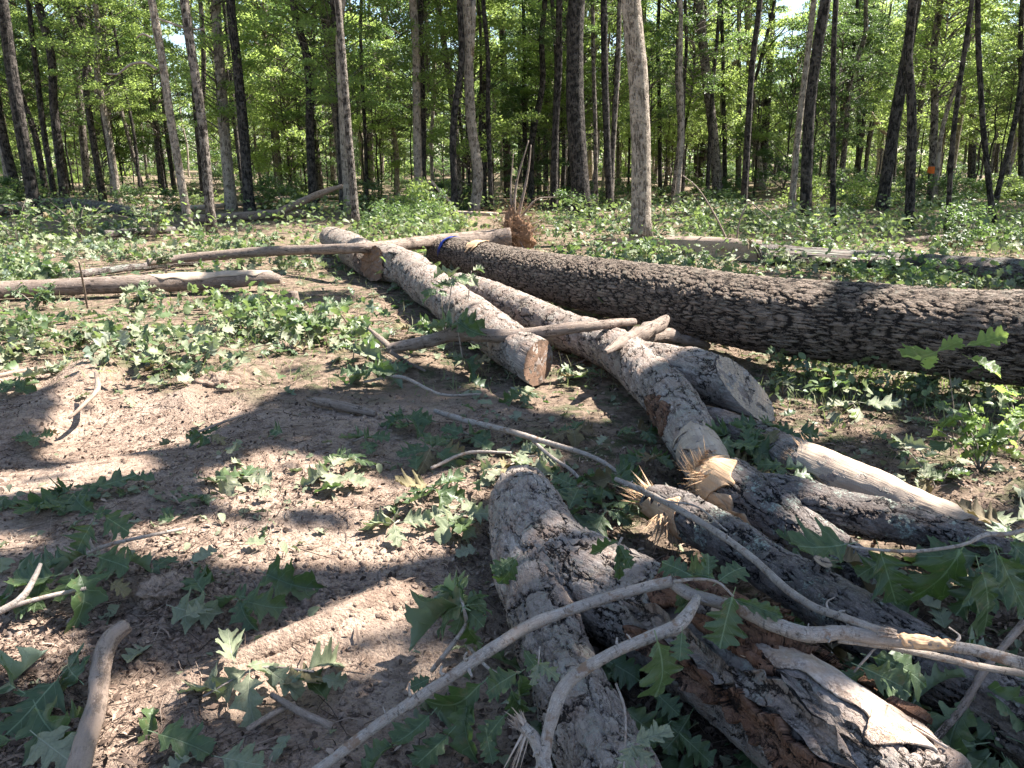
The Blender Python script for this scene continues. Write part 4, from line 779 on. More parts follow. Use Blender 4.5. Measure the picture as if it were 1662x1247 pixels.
keyleaves('yellow green leaf spray catching light at the bottom edge beside the slim limb', [(1030, 1205, 1100, 1176, .3, .34, 'f', .8), (1025, 1210, 1065, 1245, .28, .2, 'f', .9), (1025, 1212, 1008, 1260, .28, .2, 'f')], [(1000, 1110, 2, .3), (1015, 1160, 2, .3), (1012, 1260, 2, .25)])
keyleaves('dark leaves filling the gap between the slim limb and the rotten limb', [(1010, 1150, 1080, 1200, .12, .08, 'w', 1.2), (1080, 1180, 1020, 1240, .1, .06, 'w'), (980, 1070, 1050, 1110, .12, .08, 'w', 1.2), (1100, 1190, 1170, 1250, .1, .05, 'w'), (1060, 1120, 1110, 1170, .14, .1, 'w', 1.1), (1120, 1160, 1080, 1230, .1, .06, 'w'), (990, 1110, 960, 1060, .1, .1, 'w')])
keyleaves('dark glossy oak spray in the bottom left corner', [(95, 1100, 0, 1190, .08, .05, 'r', 1.2), (60, 1150, 95, 1235, .07, .04, 'r'), (130, 1105, 85, 1060, .08, .09, 'r'), (20, 1200, -60, 1240, .05, .04, 'r'), (60, 1195, 130, 1250, .05, .03, 'f'), (30, 1120, -40, 1080, .07, .07, 'r'), (110, 1170, 165, 1140, .05, .04, 'r')])
keyleaves('wilted pale green leaf heap in front of the half buried pole', [(400, 1090, 330, 1140, .07, .03, 'f', .9), (400, 1085, 470, 1060, .09, .06, 'f'), (405, 1095, 400, 1180, .08, .03, 'f', .8), (460, 1110, 540, 1085, .06, .04, 'f'), (380, 1075, 370, 1030, .08, .08, 'f', .8), (440, 1090, 500, 1130, .08, .03, 'f', .9), (500, 1085, 580, 1050, .06, .05, 'f', .8), (350, 1120, 300, 1090, .05, .04, 'f'), (455, 1075, 425, 1115, .08, .04, 'g'), (520, 1100, 570, 1110, .05, .03, 'g')],
    [(330, 1130, 2, .03), (420, 1085, 2.5, .07), (510, 1090, 2, .05)])
keyleaves('two flat oak leaves lying side by side at the bottom edge', [(255, 1190, 355, 1215, .05, .04, 'r', .9), (310, 1230, 250, 1250, .03, .03, 'g'), (250, 1150, 235, 1195, .04, .03, 'r', .7), (360, 1230, 440, 1245, .03, .03, 'f')])
keyleaves('green oak spray arching over soil at the left edge', [
    (150, 850, 115, 905, .26, .16, 'r', 1.2), (170, 838, 220, 870, .28, .2, 'r', 1.1), (110, 905, 30, 925, .14, .10, 'r', 1.2), (90, 935, 10, 960, .13, .08, 'r', 1.2), (130, 935, 155, 1000, .13, .05, 'r', 1.1), (160, 905, 230, 930, .14, .10, 'r', 1.1), (70, 930, 50, 995, .12, .05, 'r'),
    (120, 930, 90, 985, .12, .05, 'r', 1.1), (200, 915, 255, 895, .12, .11, 'r'), (180, 945, 215, 965, .1, .06, 'r', 1.2), (40, 950, -20, 910, .1, .1, 'r'), (160, 845, 165, 815, .27, .32, 'r'), (60, 975, 10, 1000, .09, .05, 'r'), (140, 900, 90, 890, .17, .16, 'r')])
keyleaves('oak leaves scattered beside the round soil clod', [(250, 925, 285, 890, .06, .09, 'r', 1.1), (330, 960, 300, 915, .06, .09, 'r'), (350, 945, 300, 935, .05, .05, 'r', 1.1), (390, 975, 465, 985, .06, .05, 'r', 1.1), (400, 970, 350, 955, .06, .05, 'r'), (390, 975, 395, 1020, .06, .03, 'r'), (280, 985, 345, 1000, .04, .04, 'f', 1.2), (300, 1000, 350, 975, .05, .05, 'f'), (430, 930, 500, 955, .03, .03, 'r')])

def fan(px, py, h, n, L, label, kinds='r', cat='leaf spray', a0=0, a1=6.28, lift=(.0, .35), twig=None, name='oak_spray', stalk=.5):
    p = at_h(px, py, h); o = np.array([p[0], p[1], 0]); t = empty(name, o, label, cat); rr = random
    stem = [(p + np.array([rr.uniform(-.1, .1), rr.uniform(0, .15), -h * .8]), .003 + L * .012), (p, .0022 + L * .01)]
    if twig: stem = [(at_h(*twig[0]), .004), (at_h(*twig[1]), .0035), (p, .003)]
    obj('twig', Tube(stem, .02, 6, lump=.05, seed=n).mesh('twig', M['smooth'], o), t)
    for k in range(n):
        a = a0 + (a1 - a0) * (k + rr.uniform(-.3, .3)) / max(1, n - (a1 - a0 < 6)); l = L * rr.uniform(.7, 1.2)
        b = p + np.array([math.cos(a), math.sin(a), 0]) * L * stalk * rr.uniform(0, .7) + np.array([0, 0, rr.uniform(-.3, .2) * min(h, .25)])
        e = b + np.array([math.cos(a), math.sin(a), rr.uniform(*lift) - .2]) * l
        e[2] = max(e[2], gz(e[0], e[1]) + .015); b[2] = max(b[2], gz(b[0], b[1]) + .02)
        leaf_at(t, b, e, rr.choice(kinds), (rr.uniform(-.5, .5), -.35, 1), o)
    return t
for q in [
    (500, 520, .22, 12, .20, 'dark upright heap of oak leaves beside the small reddish stump', 'r'), (470, 560, .10, 6, .17, 'dark leaves in shade at the foot of the upright leaf heap', 'r'),
    (545, 500, .18, 8, .18, 'sunlit pale leaves at the back of the dark upright leaf heap', 'rf'), (600, 600, .12, 9, .19, 'dark green leaf heap under the thick end of the weathered dead branch', 'r'),
    (575, 560, .18, 9, .18, 'pale blue green leaves between the dark upright heap and the weathered dead branch', 'rf'), (640, 590, .08, 6, .15, 'leafy spray on the ground under the weathered dead branch', 'rf'),
    (735, 450, .62, 8, .16, 'light green spray perched on top of the sawn log near its far end', 'rf'), (765, 440, .62, 6, .14, 'silvery leaves standing against the dark furrowed trunk', 'rf'), (715, 470, .45, 6, .14, 'green leaves drooping over the flank of the sawn log', 'r'),
    (740, 515, .42, 5, .22, 'bright yellow green leaves leaning on the middle of the sawn log', 'r'), (700, 525, .12, 7, .16, 'sunlit spray on the ground behind the dead branch', 'rf'), (665, 530, .10, 7, .16, 'pale spray in the grass left of the sawn log', 'rf'),
    (755, 585, .10, 5, .15, 'white lit leaf pair beside the sawn end', 'rf'), (790, 560, .16, 4, .12, 'small leaves tucked under the dead branch where it crosses the sawn log', 'r'), (120, 800, .06, 8, .20, 'grey green leaves heaped on bare soil at the left', 'r'), (60, 815, .04, 4, .16, 'flat leaves beside the left soil heap of leaves', 'r'),
    (535, 765, .06, 5, .18, 'pale three leaf spray on soil in the sunlit gap', 'f'), (395, 775, .04, 4, .18, 'flat bluish leaves lying on soil near the middle of the clearing', 'rf'), (560, 745, .06, 5, .13, 'small green leaves just beyond the pale three leaf spray', 'r'),
    (700, 790, .06, 7, .17, 'dark leaves in the shadow beside the head of the broad trunk', 'r'), (740, 835, .05, 6, .14, 'pale sunlit leaves beside the head of the broad trunk', 'f'), (640, 850, .03, 4, .15, 'flat pale leaves in the long sunlit strip', 'f'),
    (590, 710, .05, 5, .15, 'dark green leaves in the shade in front of the stubby dark stick', 'r'), (660, 680, .05, 7, .17, 'shaded leaves at the near end of the long thin stick', 'r'), (700, 730, .05, 7, .19, 'shaded oak leaves lying below the long thin stick', 'r'),
    (760, 705, .05, 5, .16, 'shaded leaves under the middle of the long thin stick', 'r'), (815, 760, .04, 6, .15, 'sunlit pale leaves between the long stick and the broad trunk', 'f'), (870, 740, .05, 5, .14, 'wilted light leaves under the side twig of the long stick', 'f'),
    (940, 790, .05, 6, .19, 'dark leaves behind the head of the broad trunk', 'w'), (985, 830, .05, 7, .18, 'bluish lobed leaves beside the yellow splinters', 'rw'), (1000, 770, .07, 7, .17, 'dark leaves where the long stick ends', 'r'), (1060, 740, .08, 6, .17, 'deeply shaded leaves left of the torn end', 'r'),
    (930, 700, .04, 5, .15, 'shaded leaves on the litter below the forked log', 'rf'), (1040, 700, .05, 5, .14, 'dark leaves close against the forked log', 'r'),
    (1185, 715, .16, 10, .19, 'dark blue green leaf heap between the forked log and the stripped log', 'r'), (1240, 700, .16, 8, .19, 'dark leaves under the big grey sawn limb end', 'r'), (1215, 755, .10, 8, .18, 'shaded leaves just above the lichened limb', 'r'),
    (1275, 765, .16, 5, .12, 'small bright green leaves between the lichened limb and the sawn face', 'r'), (1290, 700, .08, 5, .15, 'bluish leaves behind the stripped log', 'r'), (1385, 655, .06, 4, .20, 'long pale curled leaves on litter right of the grey sawn limb end', 'f'),
    (1270, 590, .10, 5, .13, 'small sprig in the shadow of the thickest trunk', 'r'), (940, 605, .06, 5, .14, 'light green leaf on the ground in the hollow between logs', 'rf'), (850, 640, .04, 5, .14, 'shaded leaves in front of the sawn end', 'r'),
    (1660, 950, .2, 5, .2, 'dark hanging leaves at the right edge beside the huge leaves', 'r'), (1590, 1120, .2, 5, .18, 'green leaf pair rising beside the dull brown branch', 'w'), (1530, 1180, .12, 8, .2, 'pale blue green leaves beside the rotten limb at the right', 'w'), (1620, 1200, .12, 8, .22, 'dark leaf mass in the bottom right corner', 'w'),
    (1450, 1180, .1, 6, .16, 'dark leaves squeezed beside the rotten limb', 'w'), (1350, 1060, .14, 6, .17, 'dark leaves under the mottled branch', 'w'), (1290, 1070, .1, 5, .16, 'dark leaves in the gap behind the rotten limb', 'w'), (1640, 1110, .16, 6, .2, 'big shaded leaves above the bottom right corner', 'w'),
    (1340, 920, .16, 5, .18, 'shaded leaves lying behind the splintered log', 'r'), (1610, 905, .2, 6, .2, 'dark leaves behind the widest hanging leaf', 'r'), (1640, 860, .18, 5, .17, 'white lit leaf tips on the end of the lichened limb', 'rf'),
    (75, 600, .08, 5, .20, 'drooping pale leaves at the left rim of the sandy hollow', 'f'), (20, 625, .05, 5, .17, 'dark leaves in the shaded corner left of the hollow', 'r'), (265, 590, .06, 5, .15, 'green leaves on the far rim of the sandy hollow', 'rf'), (200, 645, .03, 1, .09, 'single small pale leaf on the sunlit sand', 'f'),
    (60, 705, .03, 6, .12, 'small dark heap of leaves on the shaded sand', 'r'), (330, 705, .03, 5, .13, 'dark leaves in the shade below the sandy hollow', 'r')]:
    fan(*q)

# seedlings and bushes
def seedling(px, py, h, leaves, label, name='oak_seedling'):
    b = at_h(px, py, 0); o = b.copy(); t = empty(name, o, label, 'seedling'); top = at_y(*h, b[1])
    obj('stem', Tube([(b, .006), ((b + top) / 2 + np.array([.02, 0, 0]), .005), (top, .003)], .03, 6).mesh('stem', M['weathered'], o), t)
    for (bx, by, ex, ey, dy) in leaves:
        e = at_y(ex, ey, b[1] + dy); s_ = at_y(bx, by, b[1]); obj('stalk', Tube([(top * .4 + b * .1 + s_ * .5 if False else (top + s_) / 2, .002), (s_, .0015)], .03, 5).mesh('stalk', M['weathered'], o), t)
        leaf_at(t, s_, e, 'y', (0, -.5, 1), o, wid=1.0)
    return t
seedling(1543, 740, (1540, 600), [(1520, 572, 1455, 600, -.1), (1522, 570, 1562, 556, .05), (1570, 562, 1646, 548, -.05), (1572, 580, 1642, 606, -.12), (1520, 575, 1500, 600, .1)], 'slim oak seedling with four backlit leaves in front of the thickest trunk')
def bush(px, py, rad, hh, n, L, label, kinds='r', name='bush', cat='bush', group=None):
    b = at_h(px, py, 0); o = b.copy(); t = empty(name, o, label, cat, group)
    for k in range(max(3, n // 7)):
        a = random.uniform(0, 6.28); q = rad * random.uniform(.2, 1); tp = b + np.array([math.cos(a) * q, math.sin(a) * q, hh * random.uniform(.5, 1)])
        obj('stem', Tube([(b, .005), ((b + tp) / 2 + np.array([0, 0, hh * .15]), .004), (tp, .002)], .05, 5).mesh('stem', M['smooth'], o), t)
        for j in range(7):
            f = random.uniform(.35, 1); s_ = b * (1 - f) + tp * f + np.array([0, 0, .02]); a2 = random.uniform(0, 6.28); l = L * random.uniform(.6, 1.2)
            leaf_at(t, s_, s_ + np.array([math.cos(a2), math.sin(a2), random.uniform(-.3, .6)]) * l, random.choice(kinds), (random.uniform(-.6, .6), -.3, 1), o)
for q in [(1590, 765, .28, .30, 56, .11, 'bright leafy bush in sun on the right, near the oak seedling', 'ywy'), (1520, 800, .20, .18, 28, .09, 'low pale green bush at the edge of the stripped log', 'fr'), (1650, 720, .2, .3, 28, .10, 'sunlit bush cut by the right edge', 'yyw'),
          (1320, 425, .35, .75, 70, .12, 'tall bright leafy bush just beyond the thickest trunk', 'ywr'), (1240, 430, .4, .4, 42, .12, 'low bush between the short sawn log end and the tall bright bush', 'r'), (1420, 440, .5, .35, 42, .12, 'shaded low bush behind the shadowed top of the thickest trunk', 'r'),
          (1560, 420, .5, .6, 56, .13, 'leafy bush in front of the long grey log', 'rw'), (1050, 415, .4, .35, 42, .12, 'yellow green seedlings at the foot of the thick pale trunk', 'yw'), (1130, 440, .4, .3, 35, .12, 'low seedlings against the back of the thickest trunk', 'r'),
          (960, 405, .4, .3, 35, .12, 'low bright seedlings right of the root ball', 'r'), (250, 385, .75, .85, 126, .14, 'pale sunlit bush in front of the two slim pale trees', 'fwyr'), (130, 390, .75, .85, 126, .14, 'broad pale bush near the left edge', 'fwyr'), (30, 400, .75, .85, 126, .14, 'sunlit bush touching the left edge', 'fwyr'),
          (340, 400, .4, .35, 42, .12, 'low bush behind the dark end of the uprooted stem', 'r'), (430, 400, .4, .25, 35, .12, 'low seedlings near the middle of the uprooted stem', 'rf'), (270, 445, .25, .4, 35, .11, 'yellow tipped seedlings growing behind the brown log', 'rf'), (60, 500, .3, .25, 42, .12, 'green seedlings below the left end of the brown log', 'r'),
          (220, 500, .35, .25, 49, .12, 'pale seedlings in front of the brown log', 'rf'), (330, 470, .2, .3, 28, .10, 'seedlings hugging the bare end of the brown log', 'rf'), (150, 560, .3, .15, 35, .11, 'low seedlings beyond the sandy hollow', 'rf'), (370, 540, .3, .15, 35, .10, 'flattened seedlings between hollow and dark leaf heap', 'rf'),
          (50, 545, .3, .18, 35, .13, 'flattened leaves above the left end of the hollow', 'rf'), (1480, 640, .2, .12, 21, .09, 'tiny seedlings in the lit strip under the thickest trunk', 'fr'), (1270, 640, .12, .12, 21, .07, 'small grassy seedling beside the grey sawn limb end', 'fr')]:
    bush(*q)

# ================================================================ the wood: trunks, crowns
RH = np.array([(-.5, 0, 0), (0, .3, .06), (.55, 0, 0), (0, -.3, .06)], float); RF = np.array([(0, 3, 2, 1)]); RF2 = [np.array([(0, 3, 2), (0, 2, 1)])]
def crown_mesh(name, R_, Hh, sprays, per, size, mat, seed, low=.0, flat=.28, twigr=.03):
    r = np.random.default_rng(seed); P, Mx_, s_ = [], [], []; Vs, Fs, n0 = [], [], 0
    k6 = 4; th = np.arange(k6) / k6 * 6.283
    for q in range(sprays):
        a = r.uniform(0, 6.283); u = r.random() ** .5; z = r.uniform(-1, 1); rad = R_ * u * math.sqrt(max(.08, 1 - (z * .85) ** 2)); c = np.array([rad * math.cos(a), rad * math.sin(a), z * Hh])
        sr = R_ * r.uniform(.16, .34); n = int(per * r.uniform(.5, 1.4)); D = r.normal(0, 1, (n, 3)); D /= np.linalg.norm(D, axis=1)[:, None] + 1e-9
        D = D * (r.random(n) ** .45)[:, None] * sr; D[:, 2] *= flat * r.uniform(.7, 1.8); D[:, 2] -= .25 * (D[:, 0] ** 2 + D[:, 1] ** 2) / sr; P.append(c + D)
        st = np.array([0, 0, c[2] - rad * r.uniform(.4, .8)]); A_ = np.array([st, (st + c) / 2 + r.normal(0, .1, 3) * R_ * .4, c])
        tt = c - st; tt /= np.linalg.norm(tt); u1 = np.cross(tt, [0, 0, 1.0]); u1 /= np.linalg.norm(u1) + 1e-9; u2 = np.cross(tt, u1)
        for i, f in enumerate((1, .6, .15)): Vs.append(A_[i] + (np.cos(th)[:, None] * u1 + np.sin(th)[:, None] * u2) * twigr * f)
        for i in range(2):
            for j in range(k6): Fs.append((n0 + i * k6 + j, n0 + i * k6 + (j + 1) % k6, n0 + (i + 1) * k6 + (j + 1) % k6, n0 + (i + 1) * k6 + j))
        n0 += 3 * k6
    P = np.vstack(P); n = len(P); s = size * r.uniform(.6, 1.35, n)
    V, F, at = scatter(RH, RF2, P, rotm(r.uniform(0, 6.28, n), r.normal(0, .5, n), r.normal(0, .55, n)), np.stack([s, s * r.uniform(.7, 1.1, n), s], 1), np.clip(r.random(n) * .6 + .4 * (vnoise(P / R_ * 3, seed) * .5 + .5), 0, 1))
    m = len(V); W_ = np.vstack(Vs); Fb_ = np.array(Fs) + m; V = np.vstack([V, W_]); mi = np.r_[np.zeros(len(F[0]), int), np.ones(len(Fb_), int)]
    return mesh(name, V, [F[0], Fb_], [mat, M['trunk_grey']], attrs={'rnd': np.r_[at['rnd'], np.zeros(len(W_))], 'bk': V}, mi=mi, smooth=False)
HI = [crown_mesh('crown', 3.3, 3.4, 56, 150, .15, M['canopy'], 10 + i, twigr=.05) for i in range(4)]
MID = [crown_mesh('crown', 2.3, 2.9, 64, 150, .115, M['canopy'], 20 + i, twigr=.025) for i in range(4)] + [crown_mesh('crown', 2.1, 2.6, 50, 150, .11, M['canopy2'], 30 + i, twigr=.025) for i in range(3)]
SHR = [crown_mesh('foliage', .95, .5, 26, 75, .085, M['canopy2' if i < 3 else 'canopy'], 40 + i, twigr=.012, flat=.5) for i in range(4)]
def crown(parent, me, o, c, s=1.0, sz=1.0, name='crown'):
    m = Matrix.Translation(Vector(np.array(c) - np.array(o))) @ Matrix.Rotation(random.uniform(0, 6.28), 4, 'Z') @ Matrix.Diagonal((s, s, s * sz, 1)); return obj(name, me, parent, m)
def tree(px_pts, wpx, label, tone='grey', group=None, ht=16, hi=True, mid=0, seg=14, forks=(), extra=None, midz=(4.5, 6.5), name='tree'):
    b = at_h(px_pts[0][0], px_pts[0][1], 0); y = b[1]; b[2] = gz(b[0], y) - .05; o = b.copy(); D_ = y * math.cos(PITCH) + CAMH * math.sin(PITCH); r = wpx / 2 * D_ / FPX
    t = empty(name, o, label, 'tree', group); P = [(b, r * 1.35), (b + (at_y(*px_pts[1], y) - b) * min(.25, .5 / max(.5, at_y(*px_pts[1], y)[2])), r * 1.03)]
    pv = None
    for q in px_pts[1:]:
        p = at_y(*q, y)
        if pv is not None and len(px_pts) < 4:
            m_ = (pv + p) / 2 + np.array([random.gauss(0, .9), random.gauss(0, .9), 0]) * r; P.append((m_, r * (1 - .45 * min(1, m_[2] / ht))))
        P.append((p, r * (1 - .45 * min(1, p[2] / ht)))); pv = p
    last, prev = P[-1][0], P[-2][0]; d = (last - prev) / max(.3, np.linalg.norm(last - prev))
    for f in (.4, .8, 1.0):
        z = last[2] + (ht - last[2]) * f
        if z > P[-1][0][2] + .5: q = last + d * (z - last[2]) / max(.5, d[2]) * .7; q[2] = z; P.append((q, r * (.55 - .42 * f)))
    tb = Tube(P, .35, seg, lump=.05, lf=1.2, seed=int(px_pts[0][0]) % 97, flute=.06); obj('trunk', tb.mesh('trunk', M['trunk_' + tone], o), t)
    for fk in forks:
        q = [(at_y(a_, b_, y), w_ / 2 * D_ / FPX) for a_, b_, w_ in fk]; obj('limb', Tube(q, .3, 8, seed=3).mesh('limb', M['trunk_' + tone], o), t)
    if hi and b[1] > 21:
        top = P[-1][0]; crown(t, random.choice(HI), o, (top[0], top[1], ht - 3.0), random.uniform(.85, 1.15))
    for k in range(mid): crown(t, random.choice(MID), o, tb.point(random.uniform(.3, .5), 0)[0] + np.array([random.uniform(-1, 1), random.uniform(-.5, 1.5), 0]), random.uniform(.5, .9))
    return t, tb, o
TR = [
 ([(27, 300), (25, 200), (20, 0)], 9, 'pale slim trunk among leaves, first from the left edge', 'pale', {}),
 ([(106, 330), (88, 180), (61, 0)], 14, 'dark straight trunk leaning left, rising beside the dark log at the left', 'dark', {}),
 ([(143, 318), (128, 150), (112, 0)], 12, 'brownish trunk, left one of the close pair near the left edge', 'grey', {}),
 ([(168, 330), (140, 150), (122, 0)], 11, 'dark trunk, right one of the close pair near the left edge', 'dark', {}),
 ([(192, 325), (168, 200), (163, 130), (145, 20)], 7, 'thin crooked dark trunk right beside the close pair', 'dark', {}),
 ([(236, 320), (205, 210), (172, 80), (165, 0)], 6, 'thin trunk leaning strongly left with a grey dead branch crossing it', 'grey', {}),
 ([(266, 305), (258, 240), (243, 130), (238, 30)], 11, 'dark trunk with a black bend hidden behind the lighter slim pale tree', 'dark', {}),
 ([(308, 374), (278, 200), (262, 90), (246, 0)], 13, 'slim pale tree leaning left, left one of the two in the sunlit bushes', 'pale', dict(seg=18, mid=0)),
 ([(344, 376), (328, 200), (310, 80), (299, 0)], 15, 'light brown tree, right one of the two in the sunlit bushes', 'grey', dict(seg=18)),
 ([(398, 322), (378, 180), (352, 0)], 8, 'thin dark trunk standing just right of the light brown tree', 'dark', {}),
 ([(396, 330), (382, 200), (366, 30), (362, 0)], 6, 'very thin dark trunk crossing its dark neighbour at the base', 'dark', {}),
 ([(451, 310), (440, 160), (431, 0)], 10, 'grey trunk with wavy outline left of the tree with the Y fork', 'grey', {}),
 ([(522, 308), (505, 160), (490, 70), (483, 28)], 9, 'brown slender tree forking in a Y near the top of the picture', 'grey', dict(hi=True, forks=([(483, 30, 7), (472, 14, 5), (458, 0, 4)], [(484, 30, 7), (486, 0, 6), (488, -40, 5)]))),
 ([(500, 296), (494, 150), (490, 0)], 7, 'far pale thin trunk seen just left of the Y forked tree', 'pale', {}),
 ([(542, 302), (535, 150), (529, 0)], 10, 'grey trunk between the Y forked tree and the crossing pair', 'grey', {}),
 ([(565, 348), (556, 200), (550, 60), (556, 0)], 12, 'pale speckled tree of the crossing pair above the pale log', 'pale', dict(seg=16)),
 ([(579, 372), (566, 220), (556, 90), (548, 0)], 12, 'darker tree of the crossing pair above the pale log', 'grey', dict(seg=16)),
 ([(646, 285), (636, 150), (628, 50), (625, 0)], 11, 'dark far trunk left of the tall straight pale tree', 'dark', {}),
 ([(680, 340), (676, 170), (670, 0)], 14, 'tall straight pale tree with rough bark behind the pale log end', 'pale', dict(seg=18)),
 ([(747, 330), (738, 200), (725, 100), (712, 15), (710, 0)], 11, 'grey curved tree just left of the pale S shaped trunk', 'grey', {}),
 ([(770, 342), (776, 285), (764, 190), (760, 80), (757, 0)], 17, 'pale thick trunk bending in an S with two stems high up', 'pale', dict(seg=18, forks=([(762, 90, 14), (767, 40, 10), (768, 0, 9)],))),
 ([(798, 338), (792, 180), (784, 0)], 8, 'thin straight dark trunk right of the pale S shaped trunk', 'dark', {}),
 ([(825, 308), (820, 170), (816, 67), (814, 0)], 13, 'dark trunk with a snapped limb leaning down to its left', 'dark', dict(forks=([(808, 85, 12), (795, 120, 11), (779, 158, 10), (765, 215, 10), (752, 272, 10)],))),
 ([(886, 312), (886, 200), (884, 0)], 9, 'straight dark trunk between the root ball and the great dark tree', 'dark', {}),
 ([(905, 333), (900, 200), (896, 0)], 7, 'thin dark trunk just left of the great dark tree', 'dark', {}),
 ([(945, 342), (934, 180), (933, 60), (936, 0)], 30, 'great dark tree, thickest trunk in the wood, right of the root ball', 'dark', dict(seg=26, ht=19)),
 ([(959, 293), (957, 150), (955, 0)], 9, 'far pale trunk glimpsed between the great dark tree and the thin black tree', 'pale', {}),
 ([(991, 340), (986, 250), (982, 130), (980, 0)], 12, 'thin black tree midway between great dark tree and thick pale tree', 'dark', {}),
 ([(968, 337), (966, 200), (962, 0)], 7, 'thin brownish trunk right beside the great dark tree', 'grey', {}),
 ([(1041, 392), (1040, 240), (1034, 100), (1024, 0)], 32, 'thick pale grey brown tree standing alone at the edge of the clearing', 'pale', dict(seg=30, ht=18)),
 ([(1072, 312), (1070, 150), (1070, 0)], 7, 'thin dark trunk right of the thick pale tree', 'dark', {}),
 ([(1087, 290), (1082, 150), (1080, 0)], 8, 'second thin trunk right of the thick pale tree, standing farther back', 'grey', {}),
 ([(1130, 300), (1133, 130), (1144, 0)], 10, 'dark trunk leaning slightly right, beside a thicker grey trunk', 'dark', {}),
 ([(1166, 322), (1158, 220), (1145, 110), (1135, 0)], 17, 'grey trunk leaning left with a broad foot, behind the arching dead twig', 'grey', {}),
 ([(1178, 318), (1174, 150), (1170, 0)], 7, 'thin straight trunk touching the broad footed grey trunk', 'dark', {}),
 ([(1198, 312), (1199, 150), (1200, 0)], 9, 'brown trunk between broad footed grey trunk and the debarked pale tree', 'grey', {}),
 ([(1235, 316), (1224, 200), (1216, 90), (1213, 0)], 13, 'debarked pale tree with sunlit lower trunk leaning left', 'pale', {}),
 ([(1211, 322), (1222, 160), (1236, 90), (1249, 40)], 6, 'thin black tree curving right in front of the debarked pale tree', 'dark', dict(forks=([(1236, 92, 4), (1255, 68, 3), (1275, 45, 2)],))),
 ([(1306, 362), (1314, 180), (1330, 60), (1340, 0)], 18, 'thick dark tree leaning right in the shaded wood', 'dark', dict(seg=18)),
 ([(1352, 370), (1352, 180), (1357, 0)], 9, 'thin upright dark tree right of the thick leaning dark tree', 'dark', {}),
 ([(1431, 290), (1430, 200), (1432, 0)], 13, 'grey far trunk with sunlit foot behind the hanging dead splinter', 'pale', {}),
 ([(1447, 312), (1456, 190), (1464, 90), (1474, 20)], 9, 'dark trunk leaning right just left of the straight black tree', 'dark', {}),
 ([(1476, 375), (1480, 180), (1482, 0)], 15, 'straight black tree with a thin sunlit right edge', 'dark', dict(seg=18)),
 ([(1510, 338), (1517, 180), (1526, 0)], 12, 'trunk wrapped with an orange tape band', 'grey', {}),
 ([(1537, 385), (1546, 230), (1560, 120), (1572, 40)], 8, 'thin leaning trunk right of the tree with the orange tape', 'dark', {}),
 ([(1613, 368), (1598, 230), (1592, 150), (1587, 0)], 9, 'thin dark trunk leaning left close to the right edge', 'dark', {}),
 ([(1577, 298), (1578, 150), (1576, 0)], 12, 'far dark trunk between two thin leaning trunks on the right', 'dark', {}),
 ([(1657, 322), (1658, 150), (1660, 0)], 9, 'dark trunk cut by the right edge', 'dark', {}),
 ([(1617, 292), (1620, 240), (1634, 180), (1654, 130)], 5, 'thin curved sapling trunk bending right near the right edge', 'dark', dict(hi=False)),
 ([(870, 300), (868, 150), (866, 0)], 7, 'thin trunk seen right behind the root ball', 'grey', {}),
 ([(605, 300), (600, 150), (598, 0)], 7, 'thin trunk between the crossing pair and the dark far trunk', 'grey', {}),
 ([(1003, 300), (1003, 150), (1001, 0)], 6, 'thin grey trunk just right of the thin black tree', 'grey', {}),
 ([(1108, 330), (1110, 150), (1112, 0)], 6, 'thin dark trunk left of the dark trunk that leans right', 'dark', {}),
 ([(1392, 300), (1394, 150), (1392, 0)], 8, 'thin far trunk midway between the upright dark tree and the straight black tree', 'dark', {})]
for k, (pts, wd, lb, tone, kw) in enumerate(TR):
    kw = dict(kw); kw.setdefault('mid', 1 if k % 3 == 1 else 0); t, tb, o = tree(pts, wd, lb, tone, **kw)
    if 'wrapped with' in lb:
        c0, c1 = tb.point(0, 0)[0] * 0 + tb.C[np.argmin(np.abs(tb.C[:, 2] - 1.05))], tb.C[np.argmin(np.abs(tb.C[:, 2] - 1.05))] + [0, 0, .22]; obj('tape', Tube([(c0, tb.r[0] * .92), (c1, tb.r[0] * .88)], .05, 20, lump=.02).mesh('tape', M['orange_tape'], o, closed=False), t)['label'] = 'orange tape band'
# dead grey branch on the slim pale tree, hanging splinter
def aty_stick(name, pts, y, mat, label, cat):
    P = [(at_y(a_, b_, y), w_ / 2 * y / FPX) for a_, b_, w_ in pts]; o = P[0][0].copy(); t = empty(name, o, label, cat); obj('stem', Tube(P, .08, 6, lump=.05).mesh('stem', M[mat], o), t)
aty_stick('hanging_branch', [(255, 113, 4), (235, 102, 4), (212, 105, 4), (190, 121, 3), (172, 119, 2)], G2(308, 374)[1] - .2, 'smooth', 'arched dead branch sticking out left from the slim pale tree', 'branch')
aty_stick('hanging_branch', [(246, 62, 3), (232, 55, 3), (222, 62, 2)], G2(308, 374)[1] - .2, 'smooth', 'short dead twig high on the slim pale tree', 'branch')
aty_stick('hanging_branch', [(255, 30, 3), (300, 45, 3), (330, 48, 2)], G2(308, 374)[1] - .2, 'smooth', 'thin bare branch reaching right between the two trees in the sunlit bushes', 'branch')
aty_stick('hanging_splinter', [(1414, 182, 4), (1428, 205, 7), (1442, 222, 3)], 42, 'bare', 'pale splintered limb hanging slantwise in the dark wood', 'branch')

aty_stick('arching_twig', [(1108, 285, 2), (1130, 303, 2), (1152, 335, 3), (1172, 372, 3), (1180, 392, 3)], 13.5, 'weathered', 'arching dead twig near the short sawn log end', 'twig')
aty_stick('arching_twig', [(1250, 355, 2), (1232, 340, 2), (1215, 330, 2), (1200, 360, 3), (1196, 392, 3)], 13.2, 'weathered', 'hooked dead twig behind the short sawn log end', 'twig')
